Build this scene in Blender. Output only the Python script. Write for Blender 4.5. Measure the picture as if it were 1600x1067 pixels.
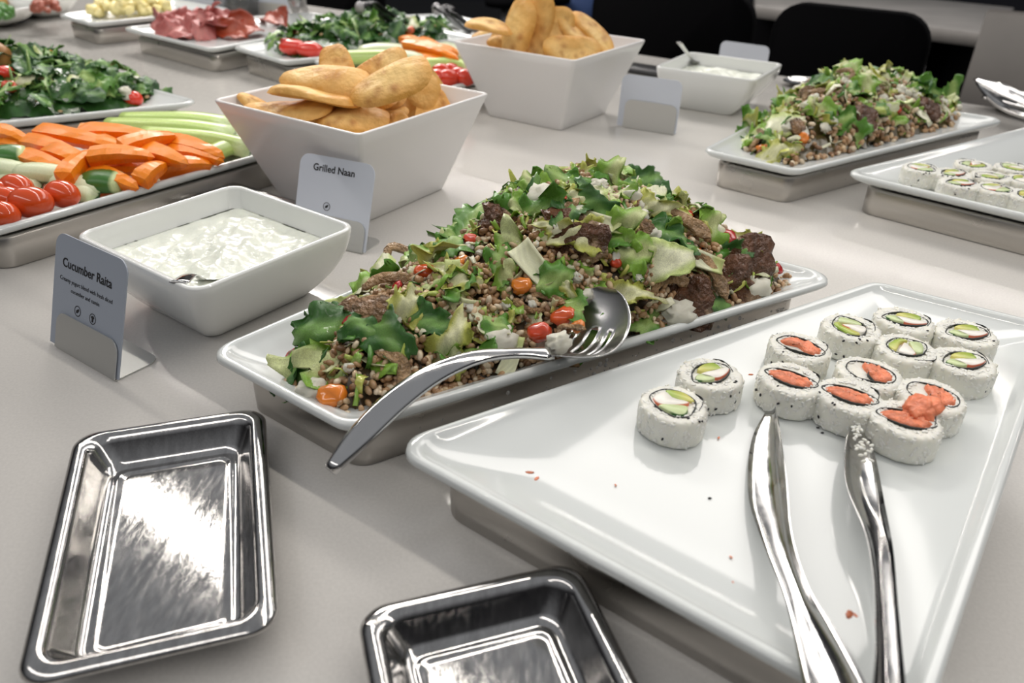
import bpy, math, random
import numpy as np
from mathutils import Vector, Matrix, Quaternion

for o in list(bpy.data.objects): bpy.data.objects.remove(o)
SC = bpy.context.scene
COL = SC.collection
R = math.radians

# ------------------------------------------------------------------ camera
CAM_H, PITCH, ROLL, FPX = .388, R(30.847), R(1.535), 1217.85
_fw = np.array([0, math.cos(PITCH), -math.sin(PITCH)])
_up = np.array([0, math.sin(PITCH), math.cos(PITCH)])
_rt = np.array([1., 0, 0])
CRT = math.cos(ROLL)*_rt+math.sin(ROLL)*_up
CUP = -math.sin(ROLL)*_rt+math.cos(ROLL)*_up
cd = bpy.data.cameras.new('camera'); cam = bpy.data.objects.new('camera', cd); COL.objects.link(cam)
cd.sensor_width = 36; cd.lens = FPX/1600*36; cd.clip_start = .01; cd.clip_end = 60
m = Matrix(((CRT[0], CUP[0], -_fw[0], 0), (CRT[1], CUP[1], -_fw[1], 0), (CRT[2], CUP[2], -_fw[2], CAM_H), (0, 0, 0, 1)))
cam.matrix_world = m
cd.dof.use_dof = True; cd.dof.focus_distance = .70; cd.dof.aperture_fstop = 6.5
SC.camera = cam
SC.view_settings.view_transform = 'Standard'; SC.view_settings.look = 'None'
SC.view_settings.gamma = 1; SC.view_settings.use_curve_mapping = False
SC.view_settings.exposure = 0.0

def at(u, v, z=0.):
    """world point of height z on the line of sight through a photo pixel"""
    d = (u-800)/FPX*CRT-(v-533.5)/FPX*CUP+_fw
    t = (z-CAM_H)/d[2]
    return Vector((t*d[0], t*d[1], z))

# ------------------------------------------------------------------ world and lamps
TA = R(-34.5)                                     # the buffet runs along this direction
U = Vector((math.cos(TA), math.sin(TA), 0)); V = Vector((-math.sin(TA), math.cos(TA), 0)); Z = Vector((0, 0, 1))
w = bpy.data.worlds.new('world'); SC.world = w; w.use_nodes = True
w.node_tree.nodes['Background'].inputs[0].default_value = (.80, .84, .9, 1)
w.node_tree.nodes['Background'].inputs[1].default_value = .36
_nt = w.node_tree; _tc = _nt.nodes.new('ShaderNodeTexCoord'); _sp = _nt.nodes.new('ShaderNodeSeparateXYZ'); _rp = _nt.nodes.new('ShaderNodeValToRGB')
_nt.links.new(_tc.outputs['Generated'], _sp.inputs[0]); _nt.links.new(_sp.outputs[2], _rp.inputs[0]); _nt.links.new(_rp.outputs[0], _nt.nodes['Background'].inputs[0])
_rp.color_ramp.elements[0].position = 0; _rp.color_ramp.elements[0].color = (.02, .02, .024, 1)      # dark room around, pale ceiling above
_rp.color_ramp.elements[1].position = .62; _rp.color_ramp.elements[1].color = (.84, .86, .9, 1)
_e = _rp.color_ramp.elements.new(.25); _e.color = (.10, .10, .105, 1)

def lamp(name, loc, power, sx, sy, color, aim=None, spread=180):
    l = bpy.data.lights.new(name, 'AREA'); l.shape = 'RECTANGLE'; l.size = sx; l.size_y = sy
    l.energy = power; l.color = color; l.spread = R(spread)
    o = bpy.data.objects.new(name, l); COL.objects.link(o); o.location = loc
    if aim is not None:
        o.rotation_euler = (Vector(aim)-Vector(loc)).to_track_quat('-Z', 'Y').to_euler()
    else:
        o.rotation_euler = (0, 0, TA)
    return o
def uv(u, v, z=0): return U*u+V*v+Z*z
lamp('light_strip_front', uv(-.6, .70, 1.0), 13, 4.4, .02, (1, .94, .86))
lamp('light_strip_back', uv(-.8, 3.2, 1.25), 16, 4.6, .02, (1, .94, .87))
lamp('added_overhead_fill', uv(-.6, -1.2, 2.1), 22, 4.5, .3, (1, .95, .9))  # added soft fill for surfaces facing the camera, not a known fixture
lamp('added_overhead_fill', uv(-3.5, 2.6, 2.2), 95, 1.8, .8, (1, .95, .9))  # added unseen light that brightens the back left of the counter
lamp('added_overhead_fill', uv(-.8, 3.1, 2.3), 72, 5.0, 1.2, (1, .95, .9))  # wide soft light added to lift the rear of the counter

# ------------------------------------------------------------------ materials
def mat(name, col, rough=.5, metal=0, noise=None, bump=None, spec=.5, vcol=False, coat=0, sss=0, trans=0, rnoise=None):
    m = bpy.data.materials.new(name); m.use_nodes = True; nt = m.node_tree; b = nt.nodes['Principled BSDF']
    L = nt.links.new
    b.inputs['Base Color'].default_value = (*col, 1); b.inputs['Roughness'].default_value = rough
    b.inputs['Metallic'].default_value = metal; b.inputs['Specular IOR Level'].default_value = spec
    b.inputs['Coat Weight'].default_value = coat; b.inputs['Coat Roughness'].default_value = .05
    if sss:
        b.inputs['Subsurface Weight'].default_value = sss; b.inputs['Subsurface Radius'].default_value = (.01, .008, .005); b.inputs['Subsurface Scale'].default_value = 1
    tc = nt.nodes.new('ShaderNodeTexCoord')
    src = None
    if vcol:
        a = nt.nodes.new('ShaderNodeAttribute'); a.attribute_name = 'col'; src = a.outputs['Color']
    if noise:                      # (scale, darker factor, lighter factor[, stretch])
        n = nt.nodes.new('ShaderNodeTexNoise'); n.inputs['Scale'].default_value = noise[0]; n.inputs['Detail'].default_value = 6
        mp = nt.nodes.new('ShaderNodeMapping'); L(tc.outputs['Object'], mp.inputs[0]); L(mp.outputs[0], n.inputs['Vector'])
        if len(noise) > 3: mp.inputs['Scale'].default_value = noise[3]
        cr = nt.nodes.new('ShaderNodeMapRange'); cr.inputs[1].default_value = .3; cr.inputs[2].default_value = .7
        cr.inputs[3].default_value = noise[1]; cr.inputs[4].default_value = noise[2]; L(n.outputs[0], cr.inputs[0])
        mx = nt.nodes.new('ShaderNodeVectorMath'); mx.operation = 'SCALE'; L(cr.outputs[0], mx.inputs['Scale'])
        if src: L(src, mx.inputs[0])
        else: mx.inputs[0].default_value = col
        src = mx.outputs[0]
    if src: L(src, b.inputs['Base Color'])
    if rnoise:
        n = nt.nodes.new('ShaderNodeTexNoise'); n.inputs['Scale'].default_value = rnoise[0]; n.inputs['Detail'].default_value = 5
        mp = nt.nodes.new('ShaderNodeMapping'); L(tc.outputs['Object'], mp.inputs[0]); L(mp.outputs[0], n.inputs['Vector'])
        if len(rnoise) > 3: mp.inputs['Scale'].default_value = rnoise[3]
        cr = nt.nodes.new('ShaderNodeMapRange'); cr.inputs[1].default_value = .3; cr.inputs[2].default_value = .7
        cr.inputs[3].default_value = rnoise[1]; cr.inputs[4].default_value = rnoise[2]; L(n.outputs[0], cr.inputs[0]); L(cr.outputs[0], b.inputs['Roughness'])
    if bump:                       # (type, scale, strength, distance[, stretch])
        if bump[0] == 'noise':
            n = nt.nodes.new('ShaderNodeTexNoise'); n.inputs['Detail'].default_value = 4; out = n.outputs[0]
        else:
            n = nt.nodes.new('ShaderNodeTexVoronoi'); n.feature = 'SMOOTH_F1'; out = n.outputs[0]
        n.inputs['Scale'].default_value = bump[1]
        mp = nt.nodes.new('ShaderNodeMapping'); L(tc.outputs['Object'], mp.inputs[0]); L(mp.outputs[0], n.inputs['Vector'])
        if len(bump) > 4: mp.inputs['Scale'].default_value = bump[4]
        bp = nt.nodes.new('ShaderNodeBump'); bp.inputs['Strength'].default_value = bump[2]; bp.inputs['Distance'].default_value = bump[3]
        if bump[0] != 'noise': bp.invert = True
        L(out, bp.inputs['Height']); L(bp.outputs[0], b.inputs['Normal'])
    if trans:
        b.inputs['Transmission Weight'].default_value = trans
    return m

M = {}
M['quartz'] = mat('quartz', (.61, .59, .56), .15, noise=(420, .95, 1.04), rnoise=(90, .12, .2))
M['ceramic'] = mat('white_glazed_ceramic', (.80, .815, .80), .09, coat=.3)
M['ceramic_platter'] = mat('white_platter_glaze', (.665, .695, .69), .10, coat=.3)
M['melamine'] = mat('white_melamine', (.80, .79, .79), .2, rnoise=(8, .16, .28))
M['stand'] = mat('brushed_steel_stand', (.60, .575, .54), .33, metal=1, noise=(9, .95, 1.04), rnoise=(20, .26, .36))
M['satin'] = mat('satin_steel', (.55, .545, .54), .26, metal=1, rnoise=(9, .2, .34))
M['steel'] = mat('polished_steel', (.60, .595, .59), .10, metal=1, rnoise=(60, .06, .2), bump=('noise', 300, .03, .0004))
M['tray'] = mat('scuffed_steel', (.50, .49, .48), .2, metal=1, noise=(70, .82, 1.1, (3, 1, 1)), rnoise=(140, .05, .15, (2.5, .6, 1)), bump=('noise', 420, .12, .0004, (3, .6, 1)))
M['cardholder'] = mat('satin_silver', (.62, .625, .61), .38, metal=.75)
M['card'] = mat('pale_blue_grey_card', (.60, .64, .72), .45)
M['card_front'] = mat('slate_card', (.36, .40, .47), .45)
M['ink'] = mat('black_ink', (.01, .01, .012), .6)
M['yogurt'] = mat('yogurt', (.80, .83, .74), .17, noise=(22, .93, 1.03), bump=('noise', 90, .35, .003), sss=.1)
M['rice'] = mat('sushi_rice', (.80, .79, .71), .4, vcol=False, noise=(60, .92, 1.05), bump=('voronoi', 190, .5, .002, (1, 1, .55)), sss=.25)
M['ricegrain'] = mat('rice_grain', (.88, .87, .80), .3, sss=.2)
M['nori'] = mat('nori', (.008, .012, .010), .5)
M['seed'] = mat('black_sesame', (.01, .01, .012), .3)
M['veg'] = mat('cut_vegetable', (1, 1, 1), .28, vcol=True, noise=(70, .9, 1.08), bump=('noise', 160, .12, .001), sss=.08)
M['leaf'] = mat('wet_leaf', (1, 1, 1), .2, vcol=True, coat=.25, noise=(60, .78, 1.18), bump=('noise', 120, .5, .002))
M['grain'] = mat('pearled_grain', (1, 1, 1), .3, vcol=True, coat=.15)
M['mush'] = mat('cooked_mushroom', (1, 1, 1), .16, vcol=True, noise=(3, .6, 1.5), bump=('noise', 7, .6, .05))
M['feta'] = mat('feta', (.84, .82, .70), .55, noise=(80, .9, 1.05), bump=('noise', 200, .5, .002), sss=.1)
M['shiny'] = mat('glossy_skin', (1, 1, 1), .12, vcol=True, coat=.4, sss=.05)
M['salmon'] = mat('chopped_salmon', (.88, .26, .13), .32, noise=(110, .62, 1.2), bump=('noise', 190, .8, .003), sss=.15)
M['naan'] = mat('grilled_naan', (1, 1, 1), .5, vcol=True, noise=(6, .88, 1.06), bump=('noise', 7, .2, .04))
M['meat'] = mat('cured_meat', (1, 1, 1), .33, vcol=True, noise=(55, .75, 1.2), bump=('noise', 60, .3, .002))
M['black'] = mat('black_upholstery', (.0022, .0022, .0028), .9, spec=.05)
M['blackplastic'] = mat('black_plastic', (.02, .02, .022), .3)
M['chrome'] = mat('dull_chrome', (.42, .41, .42), .4, metal=.4)
M['floor'] = mat('dark_floor', (.006, .006, .007), .7, noise=(5, .8, 1.2), spec=.1)
M['panel'] = mat('grey_panel', (.075, .068, .062), .6, noise=(6, .9, 1.1))
M['slab'] = mat('grey_stone_top', (.20, .19, .18), .35, noise=(7, .9, 1.1))
M['blue'] = mat('blue_fabric', (.01, .03, .10), .8)
M['clear'] = mat('clear_acrylic', (.9, .92, .93), .05, trans=.9)
M['drop'] = mat('water', (.9, .9, .9), .02, trans=.6)

# ------------------------------------------------------------------ mesh helpers
def mesh(name, vs, fs, mats, fm=None, cols=None, smooth=True):
    me = bpy.data.meshes.new(name)
    me.from_pydata([tuple(map(float, v)) for v in vs], [], [tuple(int(i) for i in f) for f in fs])
    for k in (mats if isinstance(mats, (list, tuple)) else [mats]): me.materials.append(M[k])
    if fm is not None: me.polygons.foreach_set('material_index', fm)
    if cols is not None:
        a = me.color_attributes.new('col', 'FLOAT_COLOR', 'POINT')
        c = np.ones((len(vs), 4)); c[:, :3] = np.asarray(cols)[:, :3]; a.data.foreach_set('color', c.ravel())
    me.polygons.foreach_set('use_smooth', [smooth]*len(me.polygons))
    me.update(); return me
def link(name, me, parent=None, loc=None, mat3=None):
    o = bpy.data.objects.new(name, me); COL.objects.link(o)
    if parent: o.parent = parent
    if mat3 is not None: o.matrix_world = Matrix.Translation(loc or (0, 0, 0)) @ mat3.to_4x4()
    elif loc is not None: o.location = loc
    return o
def tag(o, label, cat, group=None, kind=None):
    if label: o['label'] = label
    if cat: o['category'] = cat
    if group: o['group'] = group
    if kind: o['kind'] = kind
    return o
def empty(name, loc=(0, 0, 0), rz=0):
    o = bpy.data.objects.new(name, None); COL.objects.link(o); o.location = loc; o.rotation_euler = (0, 0, rz); o.empty_display_size = .02
    return o
def copytree(o, parent=None):
    c = o.copy(); COL.objects.link(c)
    if parent: c.parent = parent
    for ch in [x for x in bpy.data.objects if x.parent is o]: copytree(ch, c)
    return c

def ring(poly, inset, rad, z, n=6):
    """corner-rounded, inset copy of a convex counter-clockwise polygon"""
    P = [np.array(p[:2], float) for p in poly]; k = len(P); lines = []
    for i in range(k):
        a, b = P[i], P[(i+1) % k]; d = (b-a)/np.linalg.norm(b-a); nn = np.array([-d[1], d[0]])
        lines.append((a+nn*inset, d))
    C = []
    for i in range(k):
        (a, d), (b, e) = lines[i-1], lines[i]
        t = np.linalg.solve(np.array([d, -e]).T, b-a)[0]; C.append(a+d*t)
    out = []
    for i in range(k):
        d, e = lines[i-1][1], lines[i][1]
        ang = math.acos(max(-1, min(1, float(d@e)))); t = rad*math.tan(ang/2)
        cn = C[i]-d*t+np.array([-d[1], d[0]])*rad
        a0 = math.atan2(-d[0], d[1]) if False else math.atan2(*(C[i]-d*t-cn)[::-1])
        for j in range(n+1):
            a = a0+ang*j/n
            out.append((cn[0]+rad*math.cos(a), cn[1]+rad*math.sin(a), z))
    return out
def loft(rings, cap0=True, cap1=True, closed=True):
    vs = [p for r_ in rings for p in r_]; n = len(rings[0]); fs = []
    for i in range(len(rings)-1):
        for j in range(n if closed else n-1):
            a, b = i*n+j, i*n+(j+1) % n
            fs.append((a, b, b+n, a+n))
    if cap0: fs.append(tuple(range(n))[::-1])
    if cap1: fs.append(tuple(range((len(rings)-1)*n, len(rings)*n)))
    return vs, fs
def profile(poly, prof, n=6):
    return loft([ring(poly, i, r_, z, n) for (i, r_, z) in prof])
def box(cx, cy, cz, sx, sy, sz, rad=.003):
    poly = [(cx-sx/2, cy-sy/2), (cx+sx/2, cy-sy/2), (cx+sx/2, cy+sy/2), (cx-sx/2, cy+sy/2)]
    b = min(rad, sz/3)
    return profile(poly, [(b, rad, cz-sz/2), (0, rad, cz-sz/2+b), (0, rad, cz+sz/2-b), (b, rad, cz+sz/2)], 3)
def join(parts):
    vs, fs = [], []
    for v, f in parts:
        k = len(vs); vs += list(v); fs += [tuple(i+k for i in q) for q in f]
    return vs, fs
def bez(pts, n):
    """Catmull-Rom through points (any dimension)"""
    P = [np.array(p, float) for p in pts]; P = [2*P[0]-P[1]]+P+[2*P[-1]-P[-2]]; out = []
    segs = len(P)-3
    for i in range(n+1):
        t = i/n*segs; k = min(int(t), segs-1); t -= k
        a, b, c, d = P[k:k+4]
        out.append(.5*((2*b)+(-a+c)*t+(2*a-5*b+4*c-d)*t*t+(-a+3*b-3*c+d)*t**3))
    return out
def sweep(pts, sect, up=(0, 0, 1), roll=None):
    """sect(i,t)-> list of (side, up) 2D points; frames follow the path"""
    P = [np.array(p, float) for p in pts]; rings = []; n = len(P)
    for i in range(n):
        d = P[min(i+1, n-1)]-P[max(i-1, 0)]; d /= np.linalg.norm(d)+1e-12
        u0 = np.array(up(i/(n-1)) if callable(up) else up, float); s = np.cross(d, u0); s /= np.linalg.norm(s)+1e-12; u1 = np.cross(s, d)
        rings.append([tuple(P[i]+s*a+u1*b) for a, b in sect(i, i/(n-1))])
    return loft(rings)
def oval(wd, th, n=10, p=2.):
    out = []
    for j in range(n):
        a = 2*math.pi*j/n; c, s = math.cos(a), math.sin(a)
        out.append((wd/2*abs(c)**(2/p)*(1 if c >= 0 else -1), th/2*abs(s)**(2/p)*(1 if s >= 0 else -1)))
    return out
def sphere(nu, nv):
    vs = [(0, 0, -1)]; fs = []
    for i in range(1, nv):
        t = -math.pi/2+math.pi*i/nv
        for j in range(nu):
            a = 2*math.pi*j/nu; vs.append((math.cos(t)*math.cos(a), math.cos(t)*math.sin(a), math.sin(t)))
    vs.append((0, 0, 1)); L = len(vs)-1
    for j in range(nu):
        k = (j+1) % nu
        fs.append((0, 1+k, 1+j)); fs.append((L, L-nu+j, L-nu+k))
        for i in range(nv-2): fs.append((1+i*nu+j, 1+i*nu+k, 1+(i+1)*nu+k, 1+(i+1)*nu+j))
    return np.array(vs), fs
def wob(P, seed, amp, freq):
    """cheap smooth noise displacement along the direction of each point"""
    rs = np.random.RandomState(seed); P = np.asarray(P, float); d = np.zeros(len(P))
    for k in range(6):
        f = rs.normal(size=3)*freq*(1+.6*k); d += np.sin(P@f+rs.uniform(0, 6.3))/(1+.5*k)
    return P*(1+amp*d[:, None]/2)
def blob(seed, sx, sy, sz, amp=.2, freq=2.2, nu=12, nv=8, square=0):
    v, f = sphere(nu, nv)
    if square: v = np.sign(v)*np.abs(v)**(1-square)
    v = wob(v, seed, amp, freq)*np.array([sx, sy, sz]); return v, f
def basis(nrm, spin=0, along=None):
    n = Vector(nrm).normalized()
    a = Vector(along) if along is not None else Vector((math.cos(spin), math.sin(spin), .05))
    x = (a-n*a.dot(n))
    if x.length < 1e-5: x = Vector((1, 0, 0)).cross(n)
    x.normalize(); y = n.cross(x)
    return Matrix((x, y, n)).transposed()
def rs(seed): return np.random.RandomState(seed)

# ------------------------------------------------------------------ setting and counter
FZ = -.9
o = link('floor', mesh('floor', *box(0, 3, FZ-.05, 14, 14, .1), 'floor')); o['kind'] = 'structure'
E0 = Vector((.31, 2.111, 0))
ev = E0.dot(V)                                    # far edge of the buffet
def uvpoly(u0, v0, u1, v1): return [tuple(uv(u0, v0)), tuple(uv(u1, v0)), tuple(uv(u1, v1)), tuple(uv(u0, v1))]
ct = empty('buffet_counter', uv(0, 1, FZ)); tag(ct, 'long counter with a pale speckled quartz top under all the food', 'counter')
def abs_link(name, me, parent):
    o = bpy.data.objects.new(name, me); COL.objects.link(o); o.parent = parent
    o.matrix_parent_inverse = Matrix.Translation(-Vector(parent.location)) if parent.rotation_euler[2] == 0 else parent.matrix_basis.inverted()
    return o
abs_link('worktop', mesh('worktop', *profile(uvpoly(-3.6, -.45, 1.35, ev), [(.004, .01, -.05), (0, .01, -.046), (0, .01, -.004), (.004, .01, 0)]), 'quartz'), ct)
abs_link('cabinet_body', mesh('cabinet_body', *profile(uvpoly(-3.55, -.3, 1.3, ev-.3), [(0, .01, FZ+.001), (0, .01, -.05)]), 'panel'), ct)

# ------------------------------------------------------------------ platters and their stands
RIMZ, FLR = .055, .0415
def platter(poly, label, group='white platters on steel stands', slope=.036, r0=.02, stand_label=None):
    poly = [Vector(p) for p in poly]
    cen = sum(poly, Vector((0, 0, 0)))/len(poly); cen.z = 0
    loc = [tuple(p-cen) for p in poly]
    pr = [(.06, .01, .0372), (.030, .012, .0372), (.014, r0*.9, .0415), (.003, r0, .0465), (0, r0, .050), (.0005, r0, .0535), (.0025, r0, RIMZ), (.0055, r0*.95, RIMZ+.0002), (.008, r0*.9, .0538),
          (.0095, r0*.88, .0515), (.016, r0*.85, .0490), (slope*.7, r0*.8, .0440), (slope, r0*.75, FLR+.0007), (slope+.008, r0*.7, FLR), (.068, .01, FLR)]
    v, f = profile(loc, pr, 7)
    o = link('serving_platter', mesh('serving_platter', v, f, 'ceramic_platter'), loc=cen)
    tag(o, label, 'platter', group)
    s = empty('platter_stand', cen); tag(s, stand_label or label.replace('platter', 'steel stand under the platter', 1), 'stand', 'brushed steel stands under the platters')
    i0 = .017
    v, f = profile(loc, [(i0+.002, r0, 0), (i0, r0, .0015), (i0, r0, .034), (i0+.0015, r0, .0368), (i0+.004, r0, .0368)], 7)
    f = f[:-1]
    link('stand_wall', mesh('stand_wall', v, f, 'stand'), s)
    v, f = profile(loc, [(i0+.0045, r0, .030), (i0+.0045, r0, .0345)], 5)
    link('stand_deck', mesh('stand_deck', v, f, 'stand'), s)
    return o, s, cen, loc
def P2(x, y): return Vector((x, y, 0))
ang = R(-36.3)
def quad_from(L=None, F=None, kind='A', a=ang, s=1.):
    u = Vector((math.cos(a), math.sin(a), 0)); v = Vector((-math.sin(a), math.cos(a), 0))
    pts = [(0, 0), (.16, 0), (.336, .462), (0, .462)] if kind == 'A' else [(0, 0), (.338, 0), (.338, .475), (.178, .475)]
    q = [u*x*s+v*y*s for x, y in pts]
    off = (L-q[0]) if L is not None else (F-q[1])
    return [p+off for p in q]
salad1 = [P2(-.247, .530), P2(-.114, .434), P2(.329, .700), P2(.044, .885)]
sushi1 = [P2(-.086, .418), P2(.191, .213), P2(.487, .611), P2(.354, .695)]
salad2 = [P2(.266, 1.114), P2(.379, 1.027), P2(.828, 1.333), P2(.565, 1.52)]
a2 = math.atan2(.885-1.029, .607-.439)
sushi2 = [P2(.439, 1.029), P2(.439+.345*math.cos(a2), 1.029+.345*math.sin(a2)), P2(1.01, 1.17), P2(.86, 1.305)]
veg1 = quad_from(F=P2(-.56, .745), kind='B'); veg1[2] = P2(-.300, 1.103); veg1[3] = P2(-.43, 1.208)
green1 = [P2(-1.06, 1.14), P2(-.94, 1.052), P2(-.523, 1.309), P2(-.80, 1.50)]
ham1 = quad_from(L=P2(-.96, 1.981), kind='B', a=R(-39)); ham1[1] = P2(-.664, 1.748); ham1[2] = P2(-.41, 2.17); ham1[3] = P2(-.58, 2.29)
cheese1 = [P2(-1.194, 2.142), P2(-1.054, 2.022), P2(-.80, 2.31), P2(-1.02, 2.47)]
green2 = [P2(-.629, 1.782), P2(-.48, 1.644), P2(-.03, 1.955), P2(-.32, 2.20)]
veg2 = [P2(-.439, 1.669), P2(-.145, 1.425), P2(.03, 1.68), P2(-.13, 1.80)]
PL = {}
for k, q, lb, sl in (('salad1', salad1, 'white trapezoid platter holding the big grain and lettuce salad in the centre', 'steel stand under the central grain salad platter, with water drops'),
                 ('sushi1', sushi1, 'wide white platter with thirteen sushi rolls and tongs, mostly empty', 'steel stand under the mostly empty sushi platter in front'),
                 ('salad2', salad2, 'white platter with the second grain salad near the far edge', 'steel stand under the second grain salad at upper right'),
                 ('sushi2', sushi2, 'white platter of sushi rolls at the right border behind the front sushi', 'steel stand under the rear sushi platter at the right border'),
                 ('veg1', veg1, 'white platter with carrot, celery, cucumber sticks and tomatoes at the left', 'steel stand under the left carrot and tomato platter'),
                 ('green1', green1, 'white platter of leafy green salad at the left border', 'steel stand under the leafy green salad at the left border'),
                 ('ham1', ham1, 'white platter of sliced cured meats in the back', 'steel stand under the cured meat platter'),
                 ('cheese1', cheese1, 'white platter of pale yellow cheese chunks in the back left', 'steel stand under the pale cheese platter'),
                 ('green2', green2, 'white platter of leafy salad behind the front flatbread bowl', 'steel stand under the leafy salad behind the front flatbread bowl'),
                 ('veg2', veg2, 'white platter of carrot and cucumber between the two flatbread bowls', 'steel stand under the vegetable platter between the two flatbread bowls')):
    PL[k] = platter(q, lb, stand_label=sl, slope=.05 if k.startswith('sushi') else .034)

# water drops on the near wall of the salad stand
so = PL['salad1'][1]; dv, df = [], []
F_, R_ = salad1[1], salad1[2]; dd = (R_-F_).normalized(); nn = Vector((dd.y, -dd.x, 0))
g = rs(3)
for k in range(75):
    t = .16+.30*g.rand() if k < 55 else .05+.42*g.rand(); z = .012+.02*g.rand()
    p = F_+dd*t-nn*.0168+Vector((0, 0, z)); r_ = .0006+.0016*g.rand()**2
    v, f = sphere(7, 4); k0 = len(dv)
    dv += [tuple(np.array(q)*np.array([r_, r_, r_*1.2])+np.array(p-so.location)) for q in v]; df += [tuple(i+k0 for i in q) for q in f]
o = link('water_drops', mesh('water_drops', dv, df, 'drop'), so); o['kind'] = 'stuff'; o['label'] = 'water droplets on the steel wall'

# ------------------------------------------------------------------ bread bowls
def sqbowl(name, cx, cy, t, a, a2_, b, b2, h, wall, mat_, label, group, bulge=0., rad=.006, foot=.0):
    P = lambda x, y: [(-x, -y), (x, -y), (x, y), (-x, y)]
    rings = []; N = 9
    def lerp(s): 
        k = s+bulge*4*s*(1-s)*.5; return b+(a-b)*k, b2+(a2_-b2)*k
    rings.append(ring(P(b-.012, b2-.012), 0, rad*.7, .0015)); rings.append(ring(P(b-.008, b2-.008), 0, rad*.8, 0)); rings.append(ring(P(b-.001, b2-.001), 0, rad, .0008))
    for i in range(N+1):
        s = i/N; x, y = lerp(s); rings.append(ring(P(x, y), 0, rad*(1+.3*s), .002+(h-.004)*s))
    x, y = lerp(1.); rings.append(ring(P(x-.0008, y-.0008), 0, rad*1.3, h-.0005)); rings.append(ring(P(x-wall*.5, y-wall*.5), 0, rad*1.2, h)); rings.append(ring(P(x-wall+.0005, y-wall+.0005), 0, rad, h-.0006))
    for i in range(N, -1, -1):
        s = i/N; x, y = lerp(s); rings.append(ring(P(x-wall, y-wall), 0, rad, wall+.002+(h-wall-.005)*s))
    v, f = loft(rings)
    o = link(name, mesh(name, v, f, mat_), loc=(cx, cy, 0)); o.rotation_euler = (0, 0, t)
    return tag(o, label, 'bowl', group)
NAx, NAy, NAt = -.216, 1.048, -.579
NBx, NBy, NBt = .0565, 1.496, -.603
sqbowl('bread_bowl', NAx, NAy, NAt, .1276, .1276, .0814, .0814, .1336, .005, 'melamine', 'large square white bowl full of flatbread behind the front dip bowl', 'square white flatbread bowls')
sqbowl('bread_bowl', NBx, NBy, NBt, .1276, .1276, .0814, .0814, .1336, .005, 'melamine', 'large square white bowl of upright flatbread, farther back in the middle', 'square white flatbread bowls')

# ------------------------------------------------------------------ dip bowls
RA = (-.296, .720, -.619); RB = (.394, 1.599, -.543)
def dip(cx, cy, t, lab, lab2, seed):
    o = sqbowl('dip_bowl', cx, cy, t, .0994, .0951, .0557, .0634, .0788, .006, 'ceramic', lab, 'white dip bowls', bulge=.42, rad=.013)
    n = 48; vs = []; g = rs(seed); zz = .056
    k = zz/.0788; kk = k+.42*2*k*(1-k); wx = .0557+.0437*kk-.0062; wy = .0634+.0317*kk-.0062
    ph = g.uniform(0, 6, 8)
    for i in range(n+1):
        for j in range(n+1):
            x, y = -1+2*i/n, -1+2*j/n; e = max(abs(x), abs(y))
            rr = .0; h = 0
            if e < 1:
                s = (1-e**6)
                h = s*(.0022*math.sin(5*x+3*y+ph[0])+.0018*math.sin(9*x-7*y+ph[1]+2*math.sin(4*y))+.0013*math.sin(17*y+5*x+ph[2]+math.sin(9*x))+.001*math.sin(25*x+19*y+ph[3]))
                h += s*(.004*math.exp(-((x+.1)**2+(y-.2)**2)*9)-.004*math.exp(-((x+.05)**2+(y+.25)**2)*30)+.0006*g.normal())
            px, py = wx*x, wy*y
            # round the corners
            if abs(x) > .9 and abs(y) > .9:
                c = .9; dx, dy = abs(x)-c, abs(y)-c; q = max(dx, dy)/max(1e-9, math.hypot(dx, dy)); px = math.copysign(wx*(c+dx*q), x); py = math.copysign(wy*(c+dy*q), y)
            vs.append((px, py, zz+h))
    fs = [(i*(n+1)+j, (i+1)*(n+1)+j, (i+1)*(n+1)+j+1, i*(n+1)+j+1) for i in range(n) for j in range(n)]
    # body of the dip down to the bowl floor
    base = len(vs)
    bd = [(-wx*.7, -wy*.75), (wx*.7, -wy*.75), (wx*.7, wy*.75), (-wx*.7, wy*.75)]
    for x, y in bd: vs.append((x, y, .012))
    c = [0, n*(n+1), n*(n+1)+n, n]
    edge = [[i*(n+1) for i in range(n+1)], [n*(n+1)+j for j in range(n+1)], [i*(n+1)+n for i in range(n, -1, -1)], [j for j in range(n, -1, -1)]]
    for s_ in range(4): fs.append(tuple([base+s_, base+(s_+1) % 4]+edge[s_][::-1]))
    fs.append((base+3, base+2, base+1, base))
    y = link('yogurt_dip', mesh('yogurt_dip', vs, fs, 'yogurt'), loc=(cx, cy, 0)); y.rotation_euler = (0, 0, t)
    tag(y, lab2, 'dip', None)
dip(*RA, 'white square dip bowl in front, beside the cucumber raita card', 'chunky white yogurt raita in the front dip bowl', 5)
dip(*RB, 'small white dip bowl at the far side, right of the upright flatbread', 'white yogurt dip in the far bowl, spoon standing in it', 9)

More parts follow.
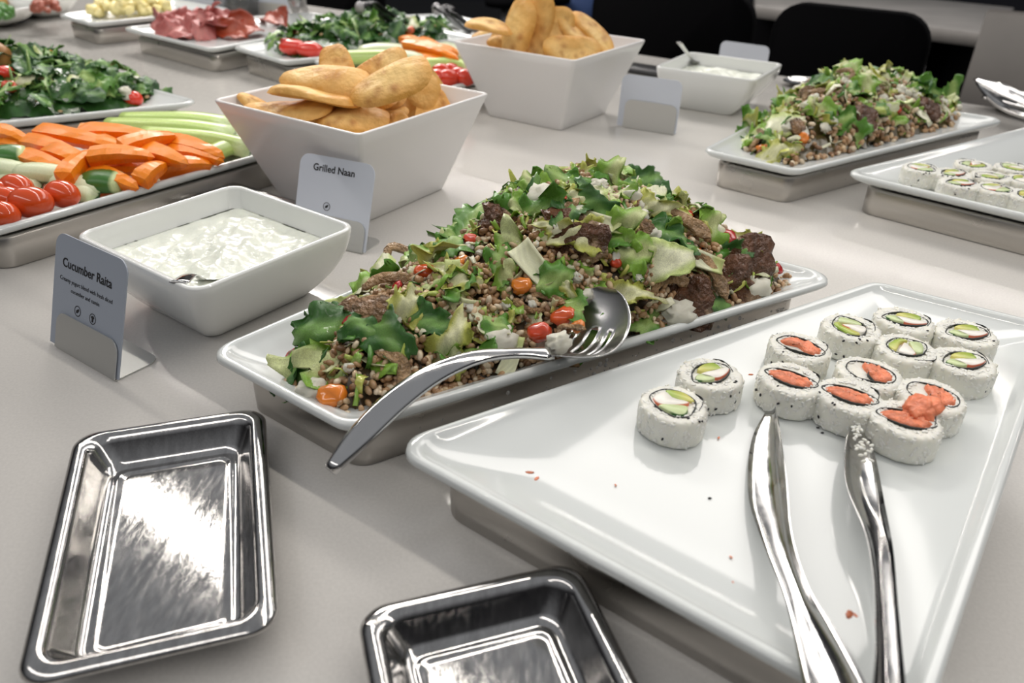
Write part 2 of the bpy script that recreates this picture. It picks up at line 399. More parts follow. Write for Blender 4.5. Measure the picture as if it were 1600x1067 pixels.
def spoon_obj(name, head, neck, tail, hw, hl, label, up=(0, 0, 1), matn='steel', wid=.010, mid=None):
    """round spoon: bowl at head, handle from neck to tail"""
    root = empty(name, tail)
    pts = [neck]+([mid] if mid is not None else [])+[tail]
    path = bez([tuple(Vector(p)-root.location) for p in pts], 14)
    v, f = sweep(path, lambda i, t: oval(wid*(.55+.6*t), .0028+.0012*math.sin(t*3), 10), up)
    link('handle', mesh('handle', v, f, matn), root)
    h, nk = Vector(head)-root.location, Vector(neck)-root.location
    ax = (h-nk).normalized(); sd = ax.cross(Vector(up)).normalized(); n = sd.cross(ax)
    vs = []; NU, NVv = 12, 10
    for side in (0, 1):
        for i in range(NU+1):
            for j in range(NVv+1):
                t = i/NU; s = -1+2*j/NVv
                ww = hw*math.sqrt(max(0, 1-(2*t-1)**2))*1.0
                ww = max(ww, .003*(1-t))
                dpt = -.28*hw*(1-s*s)*math.sin(math.pi*min(1, t))
                p = nk+ax*(hl*2*t)+sd*(ww*s)+n*(dpt-(.0009 if side else 0)); vs.append(tuple(p))
    q = (NU+1)*(NVv+1); fs = []
    for i in range(NU):
        for j in range(NVv):
            a = i*(NVv+1)+j; b = (i+1)*(NVv+1)+j; fs.append((a, b, b+1, a+1)); fs.append((a+q, a+1+q, b+1+q, b+q))
    link('spoon_bowl', mesh('spoon_bowl', vs, fs, matn), root)
    tag(root, label, 'spoon'); return root
spoon_obj('dip_spoon', at(335, 432, .055), at(316, 436, .062), at(280, 441, .079), .013, .016, 'metal spoon sunk in the front raita, handle tip over the rim', mid=at(298, 430, .073), wid=.016)
spoon_obj('dip_spoon', at(1085, 98, .058), at(1083, 95, .066), at(1061, 66, .135), .012, .014, 'dark metal spoon standing in the far dip bowl')

# ------------------------------------------------------------------ small steel trays
def steel_tray(poly, label, h=.026, wf=.010, name='utensil_tray'):
    poly = [Vector((p[0], p[1], 0)) for p in poly]; cen = sum(poly, Vector())/4
    loc = [tuple(p-cen) for p in poly]; r0 = .017
    pr = [(.031, .006, .0008), (.027, .009, 0), (.022, .011, .002), (.0125, .013, h-.009), (.0095, .014, h-.0045), (.0035, r0, h-.0045), (.0004, r0, h-.0056), (0, r0, h-.0046),
          (.0012, r0, h-.0022), (.0045, r0*.97, h-.0003), (.0085, r0*.9, h), (.0115, r0*.82, h-.0016), (.0135, r0*.75, h-.006), (.020, .012, .0075), (.0225, .0105, .0042), (.026, .009, .0030), (.0275, .008, .0034), (.0295, .007, .0036), (.031, .006, .0030), (.034, .005, .0030), (.05, .004, .0030)]
    v, f = profile(loc, pr, 8)
    o = link(name, mesh(name, v, f, 'tray'), loc=cen); return tag(o, label, 'tray', 'small steel utensil trays')
steel_tray([(-.252, .248), (-.126, .291), (-.194, .500), (-.324, .458)][0:4], 'empty scuffed steel utensil tray at the lower left corner, shown whole')
d = Vector((.129, -.365*.129*0-.0, 0)); 
a = Vector((-.086, .305, 0)); b = Vector((.044, .348, 0)); dirv = (b-a).normalized(); dn = Vector((dirv.y, -dirv.x, 0))
steel_tray([a+dn*.22, b+dn*.22-dirv*0, b, a], 'steel utensil tray cut by the bottom edge, tucked against the sushi platter')
a = at(362, 282, .02); b = at(484, 320, .02); a.z = b.z = 0; dirv = (b-a).normalized(); dn = Vector((dirv.y, -dirv.x, 0))
steel_tray([a+dn*.085, b+dn*.085, b, a], 'steel tray hidden behind the front dip bowl, only its bright rim showing', h=.022)

# ------------------------------------------------------------------ cards in holders
def card(pos, a, wd, h, lean, lines, icons, lab_c, lab_h, front=False, lip=.036, flap=.045, lipw=None):
    """pos = lower right corner on the counter; local x runs right, y away"""
    root = empty('card_holder', pos, a); L = R(lean); lipw = lipw or wd*.86
    def rr(w0, w1, h0, h1, rad, th, off):
        poly = [(w0, h0), (w1, h0), (w1, h1), (w0, h1)]; out = []
        n = 5
        pts = [(w0, h0), (w1, h0)]
        for k in range(n+1): a_ = math.pi/2*k/n; pts.append((w1-rad+rad*math.cos(a_), h1-rad+rad*math.sin(a_)))
        for k in range(n+1): a_ = math.pi/2+math.pi/2*k/n; pts.append((w0+rad+rad*math.cos(a_), h1-rad+rad*math.sin(a_)))
        def m3(x, y, o_): return (x, math.sin(L)*y-math.cos(L)*o_*-1*-1, math.cos(L)*y+math.sin(L)*o_)
        A = [m3(x, y, off) for x, y in pts]; B = [m3(x, y, off-th) for x, y in pts]; k = len(pts)
        f = [tuple(range(k)), tuple(range(2*k-1, k-1, -1))]+[(i, i+k, (i+1) % k+k, (i+1) % k) for i in range(k)]
        return A+B, f
    o = link('front_plate', mesh('front_plate', *rr(-lipw, 0, .001, lip, .012, .0012, .0035), 'cardholder', smooth=False), root)
    pts = [(-lipw, 0), (0, 0)]
    for k in range(6): a_ = math.pi/2*k/5; pts.append((-.012+.012*math.cos(a_), flap-.012+.012*math.sin(a_)))
    for k in range(6): a_ = math.pi/2+math.pi/2*k/5; pts.append((-lipw+.012+.012*math.cos(a_), flap-.012+.012*math.sin(a_)))
    k = len(pts); vs = [(x, y-.002, .0002) for x, y in pts]+[(x, y-.002, .0014) for x, y in pts]
    f = [tuple(range(k-1, -1, -1)), tuple(range(k, 2*k))]+[(i, (i+1) % k, (i+1) % k+k, i+k) for i in range(k)]
    link('base_flap', mesh('base_flap', vs, f, 'cardholder', smooth=False), root)
    tag(root, lab_h, 'card holder', 'silver card holders')
    c = empty('dish_card', pos, a); tag(c, lab_c, 'card')
    link('card_board', mesh('card_board', *rr(-wd+.004, .003, .002, h, .013, .0012, .0015), 'card_front' if front else 'card', smooth=False), c)
    def text(s, size, x, y, bold=False):
        cu = bpy.data.curves.new('t', 'FONT'); cu.body = s; cu.size = size; cu.align_x = 'CENTER'; cu.extrude = .00005; cu.resolution_u = 3
        if bold: cu.offset = .00018
        t = bpy.data.objects.new('t', cu); COL.objects.link(t); dg = bpy.context.evaluated_depsgraph_get()
        me = bpy.data.meshes.new_from_object(t.evaluated_get(dg)); bpy.data.objects.remove(t)
        me.materials.clear(); me.materials.append(M['ink'])
        for v_ in me.vertices:
            X, Y, O = v_.co.x+x, v_.co.y+y, .00175+v_.co.z
            v_.co = Vector((X, math.sin(L)*Y-math.cos(L)*O, math.cos(L)*Y+math.sin(L)*O))
        t2 = link('lettering', me, c); t2['label'] = 'black printed words'
    for s, size, y, bold in lines: text(s, size, -wd/2, y, bold)
    for k, (x, y, kind) in enumerate(icons):
        n = 20; parts = []
        rg = []
        for q in range(n):
            a_ = 2*math.pi*q/n
            rg.append([((.0050)*math.cos(a_), .0050*math.sin(a_)), (.0043*math.cos(a_), .0043*math.sin(a_))])
        vs = [p for r_ in rg for p in r_]; fs = [(2*q, (2*q+2) % (2*n), (2*q+3) % (2*n), 2*q+1) for q in range(n)]
        if kind == 'leaf': pl = [(-.002, -.0022), (-.0022, 0), (-.0008, .0012), (.0022, .0026), (.0020, 0), (.0004, -.0016)]
        else: pl = [(-.0012, -.0030), (.0012, -.0030), (.0012, 0), (.0028, .0012), (.0012, .0028), (-.0012, .0028), (-.0028, .0012), (-.0012, 0)]
        b0 = len(vs); vs += pl; fs.append(tuple(range(b0, b0+len(pl))))
        v3 = [(X+x, math.sin(L)*(Y+y)-math.cos(L)*.0018, math.cos(L)*(Y+y)+math.sin(L)*.0018) for X, Y in vs]
        link('diet_symbol', mesh('diet_symbol', v3, fs, 'ink', smooth=False), c)
card(P2(-.3446, .5643), R(-34), .112, .108, 19, [('Cucumber Raita', .0118, .079, True), ('Creamy yogurt blend with fresh diced', .0054, .066, False), ('cucumber and cumin', .0054, .058, False)],
     [(-.066, .044, 'leaf'), (-.042, .044, 'tree')], 'slate grey card reading Cucumber Raita, standing at the left', 'silver holder of the Cucumber Raita card', True)
card(P2(-.1785, .8425), R(-24), .107, .104, 20, [('Grilled Naan', .0115, .086, True)], [(-.058, .046, 'leaf')], 'pale card reading Grilled Naan in front of the flatbread bowl', 'silver holder of the Grilled Naan card')
# card seen from its back: the flap points to us, the board is blank
def card_back(u, v, u2, v2, h, lab_c, lab_h, lip=.05, lean=-6):
    a_, b_ = at(u, v, 0), at(u2, v2, 0); wd = (b_-a_).length; t = math.atan2((b_-a_).y, (b_-a_).x)
    card(a_, t+math.pi, wd, h, -lean*-1*-1, [], [], lab_c, lab_h, False, lip)
a_, b_ = at(961, 196, 0), at(1053, 211, 0)
t3 = math.atan2((b_-a_).y, (b_-a_).x)
card(b_, t3, (b_-a_).length, .092, 4, [], [], 'blank pale card back between the rear flatbread bowl and rear salad', 'silver holder of the blank pale card in the middle distance', lip=.05, flap=.03)
PLT = [(at(1090, 112, 0), .105, .104, 'pale card standing right behind the far dip bowl', 'silver holder of the card behind the far dip bowl'),
       (at(335, 52, 0), .125, .12, 'tall pale lilac card in the back left beside the shredded cheese jar', 'silver holder of the lilac card in the back left')]
card(at(1190, 124, 0)+V*.012, TA, .118, .07, 0, [], [], PLT[0][3], PLT[0][4])
card(at(336, 27, 0), R(-20), .125, .13, 3, [], [], PLT[1][3], PLT[1][4])
card(at(452, 27, 0), R(-20), .125, .13, 3, [], [], 'pale warm grey card in the back, right of the orange cheese jar', 'silver holder of the grey card right of the orange cheese jar')

# ------------------------------------------------------------------ sushi
RR, RH = .0245, .0225
def prism(poly, z0, z1, ctr=(0, 0), bev=.05):
    n = len(poly); cx = sum(p[0] for p in poly)/n; cy = sum(p[1] for p in poly)/n
    A = [(x, y, z0) for x, y in poly]; B = [(x, y, z1-.0006) for x, y in poly]; C = [(cx+(x-cx)*(1-bev*2), cy+(y-cy)*(1-bev*2), z1) for x, y in poly]
    f = [(i, (i+1) % n, n+(i+1) % n, n+i) for i in range(n)]+[(n+i, n+(i+1) % n, 2*n+(i+1) % n, 2*n+i) for i in range(n)]+[tuple(range(2*n, 3*n))]
    return A+B+C, f
def smoothpoly(pts, n=24):
    P = [np.array(p, float) for p in pts]; k = len(P); out = []
    for i in range(n):
        t = i/n*k; j = int(t); t -= j
        a, b, c, d = P[(j-1) % k], P[j % k], P[(j+1) % k], P[(j+2) % k]
        out.append(tuple(.5*((2*b)+(-a+c)*t+(2*a-5*b+4*c-d)*t*t+(-a+3*b-3*c+d)*t**3)))
    return out
AVG, AVY, CUC, CUS, CRAB, CRR = (.28, .45, .06), (.72, .66, .20), (.60, .70, .38), (.03, .13, .03), (.88, .85, .78), (.80, .22, .12)
# layouts in units of the roll radius: nori loop, then filling (polygon, colour a, colour b)
LAY = {
 'c1': ([(-.55, .15), (-.2, .55), (.25, .45), (.5, .1), (.3, -.45), (-.15, -.45)],
        [([(-.15, .5), (.25, .45), (.46, .12), (.0, .2)], AVG, AVY, 'avocado'), ([(-.48, .15), (-.2, .45), (0, .2), (.35, .08), (.15, -.05), (-.3, -.1)], CRAB, CRAB, 'crab_stick'),
         ([(-.35, -.12), (.12, -.06), (.3, -.12), (.22, -.4), (-.02, -.42)], CUC, CUS, 'cucumber')]),
 'c2': ([(-.5, .1), (-.1, .6), (.3, .3), (.35, -.1), (.1, -.45), (-.3, -.4)],
        [([(-.1, .52), (.28, .25), (.25, .05), (-.15, .2), (-.25, .3)], CUC, CUS, 'cucumber'), ([(-.45, .1), (-.3, .25), (-.25, .0), (.05, -.4), (-.25, -.38)], AVY, AVG, 'avocado'),
         ([(-.22, .12), (.3, .02), (.3, -.2), (.1, -.33), (-.1, -.1)], CRAB, CRAB, 'crab_stick')]),
 'c3': ([(-.6, -.05), (-.3, .3), (.1, .42), (.55, .2), (.5, -.15), (0, -.35), (-.4, -.25)],
        [([(-.2, .25), (.1, .38), (.4, .3), (.35, .02), (.0, .05)], AVY, AVG, 'avocado'), ([(-.2, .1), (.5, .0), (.45, -.15), (.05, -.25), (-.25, -.05)], CRAB, CRAB, 'crab_stick'),
         ([(-.52, -.03), (-.25, .1), (-.05, -.2), (-.3, -.22)], CUC, CUS, 'cucumber')]),
 's1': ([(-.6, .1), (-.3, .45), (.2, .35), (.6, -.05), (.45, -.35), (0, -.3), (-.35, -.2)],
        [([(-.5, .1), (-.25, .38), (.15, .3), (.52, -.02), (.4, -.28), (.15, -.2), (-.05, .0), (-.3, .0)], None, None, 'salmon_filling')]),
 's2': ([(-.62, .15), (-.35, .35), (.1, .3), (.55, .0), (.55, -.25), (.1, -.35), (-.35, -.15)],
        [([(-.55, .12), (-.3, .28), (.1, .22), (.48, -.04), (.45, -.22), (.1, -.3), (-.32, -.12)], None, None, 'salmon_filling')]),
 's3': ([(-.55, .0), (-.4, .4), (.1, .45), (.55, .15), (.5, -.3), (.1, -.4), (-.3, -.35)],
        [([(-.15, .35), (.15, .4), (.48, .12), (.45, -.25), (.12, -.33), (.0, -.1)], None, None, 'salmon_filling')]),
}
def rice_mesh(seed):
    n, g = 72, rs(seed); ph = g.uniform(0, 6.3, 12); vs = []
    def rad(a, z):
        return RR*(1+.030*math.sin(2*a+ph[0])+.018*math.sin(3*a+ph[1])+.009*math.sin(11*a+90*z+ph[2])+.008*math.sin(17*a-160*z+ph[3])+.006*g.normal())
    rings = []
    for z, k in [(0, .90), (.001, .965), (.0025, .995), (.005, 1), (.0075, 1.0), (.010, 1.), (.0125, 1.), (.015, 1.), (.0175, .995), (.0200, .985), (RH-.0006, .955), (RH+.0004, .90), (RH+.0006, .80), (RH+.0002, .70), (RH-.0003, .60), (RH-.0012, .45), (RH-.0014, .25), (RH-.0014, .08)]:
        zz = lambda a: z+(g.normal()*.00022 if z > .001 else 0)
        rings.append([(rad(2*math.pi*j/n, z)*k*math.cos(2*math.pi*j/n), rad(2*math.pi*j/n, z)*k*math.sin(2*math.pi*j/n), zz(0)) for j in range(n)])
    v, f = loft(rings); return mesh('rice', v, f, 'rice')
RICE = [rice_mesh(k) for k in range(4)]
def rice_grains(seed):
    """single grains standing proud of the roll's side and cut face"""
    g = rs(seed+90); sv, sf = sphere(6, 4); vs, fs = [], []; ph = rs(seed).uniform(0, 6.3, 12)
    for k in range(300):
        top = k > 185; a = g.uniform(0, 6.2832)
        R0 = RR*(1+.030*math.sin(2*a+ph[0])+.018*math.sin(3*a+ph[1]))
        if top: r_ = R0*(.93-.33*g.rand()**.8); z = RH+.0002
        else: r_ = R0-.0004; z = .0015+(RH-.002)*g.rand()
        er = np.array([math.cos(a), math.sin(a), 0]); et = np.array([-math.sin(a), math.cos(a), 0]); ez = np.array([0, 0, 1.]); t = g.uniform(0, 3.14)
        n, p, q = (ez, er, et) if top else (er, et, ez)
        d1 = p*math.cos(t)+q*math.sin(t); d2 = -p*math.sin(t)+q*math.cos(t); c = er*r_+ez*z; k0 = len(vs)
        L_ = .0023*(.8+.4*g.rand())
        for s_ in sv: vs.append(tuple(c+d1*s_[0]*L_+d2*s_[1]*.00105+n*s_[2]*(.0006 if top else .0008)))
        fs += [tuple(i+k0 for i in f_) for f_ in sf]
    return mesh('rice_grains', vs, fs, 'ricegrain')
RGR = [rice_grains(k) for k in range(4)]
def layout_parts(key, flip=1):
    """nori outline and fillings of one layout, as (name, mesh)"""
    loop, fill = LAY[key]; out = []
    pl = smoothpoly([(x*RR*1.32, y*RR*1.32) for x, y in loop], 36); n = len(pl)
    # flat inner rice bed is the rice; the nori is a thin upright strip
    v = []; 
    for x, y in pl:
        l = math.hypot(x, y)+1e-9; t = .00045*(1+.35*math.sin(9*math.atan2(y, x)))
        v += [(x, y, RH-.006), (x, y, RH+.0008), (x*(1-t/l*2.2), y*(1-t/l*2.2), RH+.0008), (x*(1-t/l*2.2), y*(1-t/l*2.2), RH-.006)]
    f = []
    for i in range(n):
        a_, b_ = 4*i, 4*((i+1) % n)
        for k in range(4): f.append((a_+k, b_+k, b_+(k+1) % 4, a_+(k+1) % 4))
    # tail of the spiral
    tl = [(x*RR*1.32, y*RR*1.32) for x, y in ((.52, -.2), (.62, .05), (.64, .3), (.5, .45))] if key != 's3' else [(x*RR*1.32, y*RR*1.32) for x, y in ((-.12, .40), (-.02, .15), (-.06, -.1), (.05, -.36))]
    tp = bez(tl, 10); k0 = len(v)
    for x, y in tp: v += [(x, y, RH-.004), (x, y, RH+.0009), (x+.0006, y, RH+.0009), (x+.0006, y, RH-.004)]
    for i in range(len(tp)-1):
        a_, b_ = k0+4*i, k0+4*i+4
        for k in range(4): f.append((a_+k, b_+k, b_+(k+1) % 4, a_+(k+1) % 4))
    out.append(('nori', mesh('nori', v, f, 'nori', smooth=False)))
    for poly, ca, cb, nm in fill:
        pp = smoothpoly([(x*RR*1.29, y*RR*1.29) for x, y in poly], 22 if ca is not None else 30)
        if ca is None:
            g = rs(len(key)+ord(key[1])); N = len(pp); cx = sum(p[0] for p in pp)/N; cy = sum(p[1] for p in pp)/N; vs = []
            lev = [(1.02, RH-.004), (1.0, RH+.0004), (.82, RH+.0016), (.6, RH+.0018), (.35, RH+.0019), (.1, RH+.0018)]
            for s, z in lev:
                for x, y in pp: vs.append((cx+(x-cx)*s*(1+.05*g.normal()*(s < 1)), cy+(y-cy)*s*(1+.05*g.normal()*(s < 1)), z+(.0008*g.normal() if s < 1 else 0)))
            fs = [(i*N+j, i*N+(j+1) % N, (i+1)*N+(j+1) % N, (i+1)*N+j) for i in range(len(lev)-1) for j in range(N)]+[tuple(range((len(lev)-1)*N, len(lev)*N))]
            out.append((nm, mesh(nm, vs, fs, 'salmon')))
        else:
            v, f = prism(pp, RH-.004, RH+.0015, bev=.06); N = len(pp)
            cx = sum(p[0] for p in pp)/N; cy = sum(p[1] for p in pp)/N
            if nm == 'avocado':
                dr = np.array([1, .35]) ; pr_ = [(p[0]-cx)*dr[0]+(p[1]-cy)*dr[1] for p in v]; mx = max(map(abs, pr_)); t = np.clip([(q/mx+1)/2 for q in pr_], 0, 1)
                if key == 'c2' : t = 1-t
                cols = np.array([[ca[k]*(1-s)+cb[k]*s for k in range(3)] for s in t])
                if key == 'c3': cols = cols[::1]
            elif nm == 'cucumber':
                far = [math.hypot(p[0], p[1]) for p in v]; mx, mn = max(far), min(far)
                cols = np.array([(cb if (q-mn)/(mx-mn) > .80 and abs(p[2]-RH-.0015) > .0003 else ca) for q, p in zip(far, v)])
            else:
                cols = np.array([(CRR if (p[1] < cy and abs(p[2]-RH-.0015) > .0003 and key != 'c2') or (p[1] > cy and key == 'c2' and abs(p[2]-RH-.0015) > .0003) else ca) for p in v])
            out.append((nm, mesh(nm, v, f, 'veg', cols=cols)))
    return out
LP = {k: layout_parts(k) for k in LAY}
def seeds_mesh(seed, n, side):
    g = rs(seed); vs, fs = [], []
    sv, sf = sphere(6, 4)
    for k in range(n):
        a = side+g.normal()*.7; z = .003+.019*g.rand(); r_ = RR*1.0
        if g.rand() < .25: r_ = RR*(.72+.25*g.rand()); z = RH+.0006
        c = np.array([r_*math.cos(a), r_*math.sin(a), z]); t = g.rand()*3.1
        tan = np.array([-math.sin(a), math.cos(a), 0]); upv = np.array([0, 0, 1.]) if z < RH else np.array([math.cos(a), math.sin(a), 0])
        d1 = tan*math.cos(t)+upv*math.sin(t); d2 = -tan*math.sin(t)+upv*math.cos(t); d3 = np.cross(d1, d2)
        k0 = len(vs)
        for q in sv: vs.append(tuple(c+d1*q[0]*.0015+d2*q[1]*.0009+d3*q[2]*.0007))
        fs += [tuple(i+k0 for i in f_) for f_ in sf]
    return mesh('sesame_seeds', vs, fs, 'seed')
def roll(p, key, spin, k, label, group, nseed=9, side=-1.6, tilt=(0, 0), sc=1):
    root = empty('sushi_roll', p, spin); root.rotation_euler = (tilt[0], tilt[1], spin); root.scale = (sc, sc, sc)
    tag(root, label, 'sushi', group)
    link('rice', RICE[k % 4], root)
    o = link('rice_grains', RGR[k % 4], root); o['kind'] = 'stuff'
    for nm, me in LP[key]: link(nm, me, root)
    if nseed:
        o = link('sesame_seeds', seeds_mesh(k+50, nseed, side-spin), root); o['kind'] = 'stuff'
ZT = FLR+RH
def rp(u, v): q = at(u, v, ZT); q.z = FLR+.0003; return q
S1 = [(1053, 632, 'c1', -.1, 8, -.9, 'sushi roll with avocado and crab, nearest the bare left side of platter'),
      (1110, 585, 'c3', .55, 6, -.6, 'loosely filled sushi roll with crab and avocado just behind the nearest roll'),
      (1250, 542, 's1', -.35, 6, 3.0, 'orange salmon roll at the left rear of the salmon group, near the avocado one'),
      (1236, 592, 's2', -.25, 10, 3.3, 'orange salmon roll just above the tip of the left tong arm'),
      (1331, 512, 'c2', .05, 8, -1.0, 'round sushi roll with avocado and cucumber wedge, left in the rear row'),
      (1414, 500, 'c3', -.3, 2, -1.0, 'sushi roll with yellow avocado strip, rearmost in the middle of the rear row'),
      (1359, 583, 's3', -.3, 2, -1.0, 'orange salmon roll with white rice core in the middle of the group'),
      (1328, 618, 's2', -.2, 10, 3.2, 'orange salmon roll just behind the tip of the right tong arm'),
      (1510, 520, 'c3', .05, 4, -.2, 'sushi roll with avocado and cucumber at the right end of the rear row'),
      (1417, 545, 'c2', -1.3, 1, -1.0, 'sushi roll with cucumber wedge in the middle of the avocado rolls'),
      (1506, 565, 'c3', .15, 3, -.5, 'sushi roll with a green speck on its side, nearest the right platter rim'),
      (1456, 618, 's3', -.4, 5, -1.4, 'dark orange salmon roll touching the spilled salmon clump'),
      (1416, 655, 's2', -.1, 2, 3.0, 'salmon roll partly covered by salmon clump, nearest at the right')]
for k, (u, v, key, sp, ns, sd, lb) in enumerate(S1):
    roll(rp(u, v), key, sp, k, lb, 'sushi rolls on the front platter', ns, sd)
c = at(1440, 637, ZT+.004)
v, f = blob(4, .011, .014, .006, .35, 2.8, 20, 14)
o = link('salmon_clump', mesh('salmon_clump', v, f, 'salmon'), loc=c); o.rotation_euler = (.2, 0, -.9)
tag(o, 'loose clump of orange chopped salmon bridging two sushi rolls', 'filling')
vs, fs = [], []
for (u, v_, s) in ((828, 738, 1.6), (838, 748, 1.6), (817, 763, 1.2), (800, 764, 1), (840, 766, .9), (962, 758, .8), (1327, 960, 2.0), (1337, 962, 1.2), (1142, 870, .8), (1145, 910, .7), (1173, 585, 1.2), (1123, 684, 1)):
    p = at(u, v_, FLR+.0009); b_, f_ = blob(int(u), .0018*s, .0009*s, .0005, .3, 3, 7, 5); k0 = len(vs)
    an = u % 3; b_ = b_@np.array([[math.cos(an), math.sin(an), 0], [-math.sin(an), math.cos(an), 0], [0, 0, 1]])
    vs += [tuple(np.array(p)+q) for q in b_]; fs += [tuple(i+k0 for i in q) for q in f_]
o = link('salmon_crumbs', mesh('salmon_crumbs', vs, fs, 'salmon')); tag(o, 'tiny orange crumbs scattered on the bare part of the front sushi platter', 'crumbs', None, 'stuff')
vs, fs = [], []
for (u, v_) in ((1397, 632), (1109, 778), (1278, 668), (1552, 520), (1187, 632), (1519, 630), (1285, 676)):
    p = at(u, v_, FLR+.0007); b_, f_ = blob(int(u), .0014, .0008, .0006, .05, 3, 7, 5); k0 = len(vs)
    vs += [tuple(np.array(p)+q) for q in b_]; fs += [tuple(i+k0 for i in q) for q in f_]
o = link('sesame_seeds', mesh('loose_seeds', vs, fs, 'seed')); tag(o, 'loose black sesame seeds fallen on the front sushi platter', 'seeds', None, 'stuff')
# rear platter
S2 = [(1441, 263, 'c1', .2, 'the leftmost'), (1489, 271, 'c3', .3, 'the second from left, half hidden'), (1521, 257, 'c2', 1.4, 'the rearmost at left'), (1500, 286, 'c3', 0, 'the second in the front row'),
      (1558, 295, 'c1', .6, 'the third in the front row'), (1549, 275, 'c3', 2.9, 'the one with a dark green cucumber slice'), (1585, 262, 'c2', .4, 'the rearmost at right'), (1608, 305, 'c3', .7, 'the front one cut by the right border'), (1605, 281, 'c1', 1.2, 'the middle one cut by the right border')]
for k, (u, v, key, sp, nm) in enumerate(S2):
    roll(rp(u, v), key, sp, k+20, 'small avocado sushi roll on the rear platter, '+nm, 'sushi rolls on the rear platter', 6 if k != 2 else 2, -2.2+k*.4)

# ------------------------------------------------------------------ naan
def naan_mesh(seed, wide=.5, folded=0):
    g = rs(seed); nr, na = 12, 36; vs, cols = [], []; ph = g.uniform(0, 6.3, 8)
    def shape(s, a, side):
        r_ = s*(1+.05*math.sin(2*a+ph[0])+.04*math.sin(3*a+ph[1]))
        ex = 2.7; c, sn = math.cos(a), math.sin(a)
        rr_ = r_/((abs(c)**ex+abs(sn)**ex)**(1/ex))
        x = .5*rr_*c; y = wide*.5*rr_*sn*(1+.3*x)
        th = .07*(1-s**5)**.6*(1+.25*math.sin(9*x+ph[2])*math.sin(11*y+ph[3])) if s < 1 else 0
        z = (th*.8 if side > 0 else -th*.45)+.05*math.sin(3.2*x+ph[4])+.03*math.sin(6*y+ph[5])-folded*y*y*2
        return (x, y, z)
    pale, gold, brown = np.array((.90, .60, .22)), np.array((.72, .33, .05)), np.array((.42, .14, .02))
    spots = [(g.uniform(-.4, .4), g.uniform(-.2, .2), g.uniform(.03, .07)) for _ in range(7)]
    for side in (1, -1):
        for i in range(nr+1):
            s = i/nr
            for j in range(na):
                a = 2*math.pi*j/na; x, y, z = shape(max(s, .001), a, side); vs.append((x, y, z))
                k = max(0, (s-.62)/.38); c = pale*(1-k*.75)+gold*k*.75
                mix = .5+.5*math.sin(5*x+ph[6])*math.sin(7*y+ph[7]); mix = max(0, mix*1.6-.5); c = c*(1-.6*mix)+gold*.6*mix
                for sx, sy, sr in spots:
                    d = math.hypot(x-sx, y-sy)
                    if d < sr*1.6: q = (1-d/(sr*1.6))*.7; c = c*(1-q)+brown*q
                cols.append(c)
    fs = []; q = (nr+1)*na
    for i in range(nr):
        for j in range(na):
            a, b = i*na+j, i*na+(j+1) % na; fs.append((a, a+na, b+na, b)); fs.append((q+a, q+b, q+b+na, q+a+na))
    return mesh('naan', vs, fs, 'naan', cols=cols)
NM = [naan_mesh(k, .50+.05*(k % 3), .3*(k % 2)) for k in range(8)]
cnt = [0]
def naan(u, v, z, L, along, nrm, label, group, wide=1., thick=1., k=None):
    me = NM[(cnt[0] if k is None else k) % 8]; cnt[0] += 1
    o = link('flatbread', me); p = at(u, v, z)
    o.matrix_world = Matrix.Translation(p) @ basis(nrm, along=along).to_4x4() @ Matrix.Diagonal((L, L*wide, L*thick, 1))
    tag(o, label, 'bread', group)
GA = 'flatbreads in the front bowl'; GB = 'flatbreads in the rear bowl'
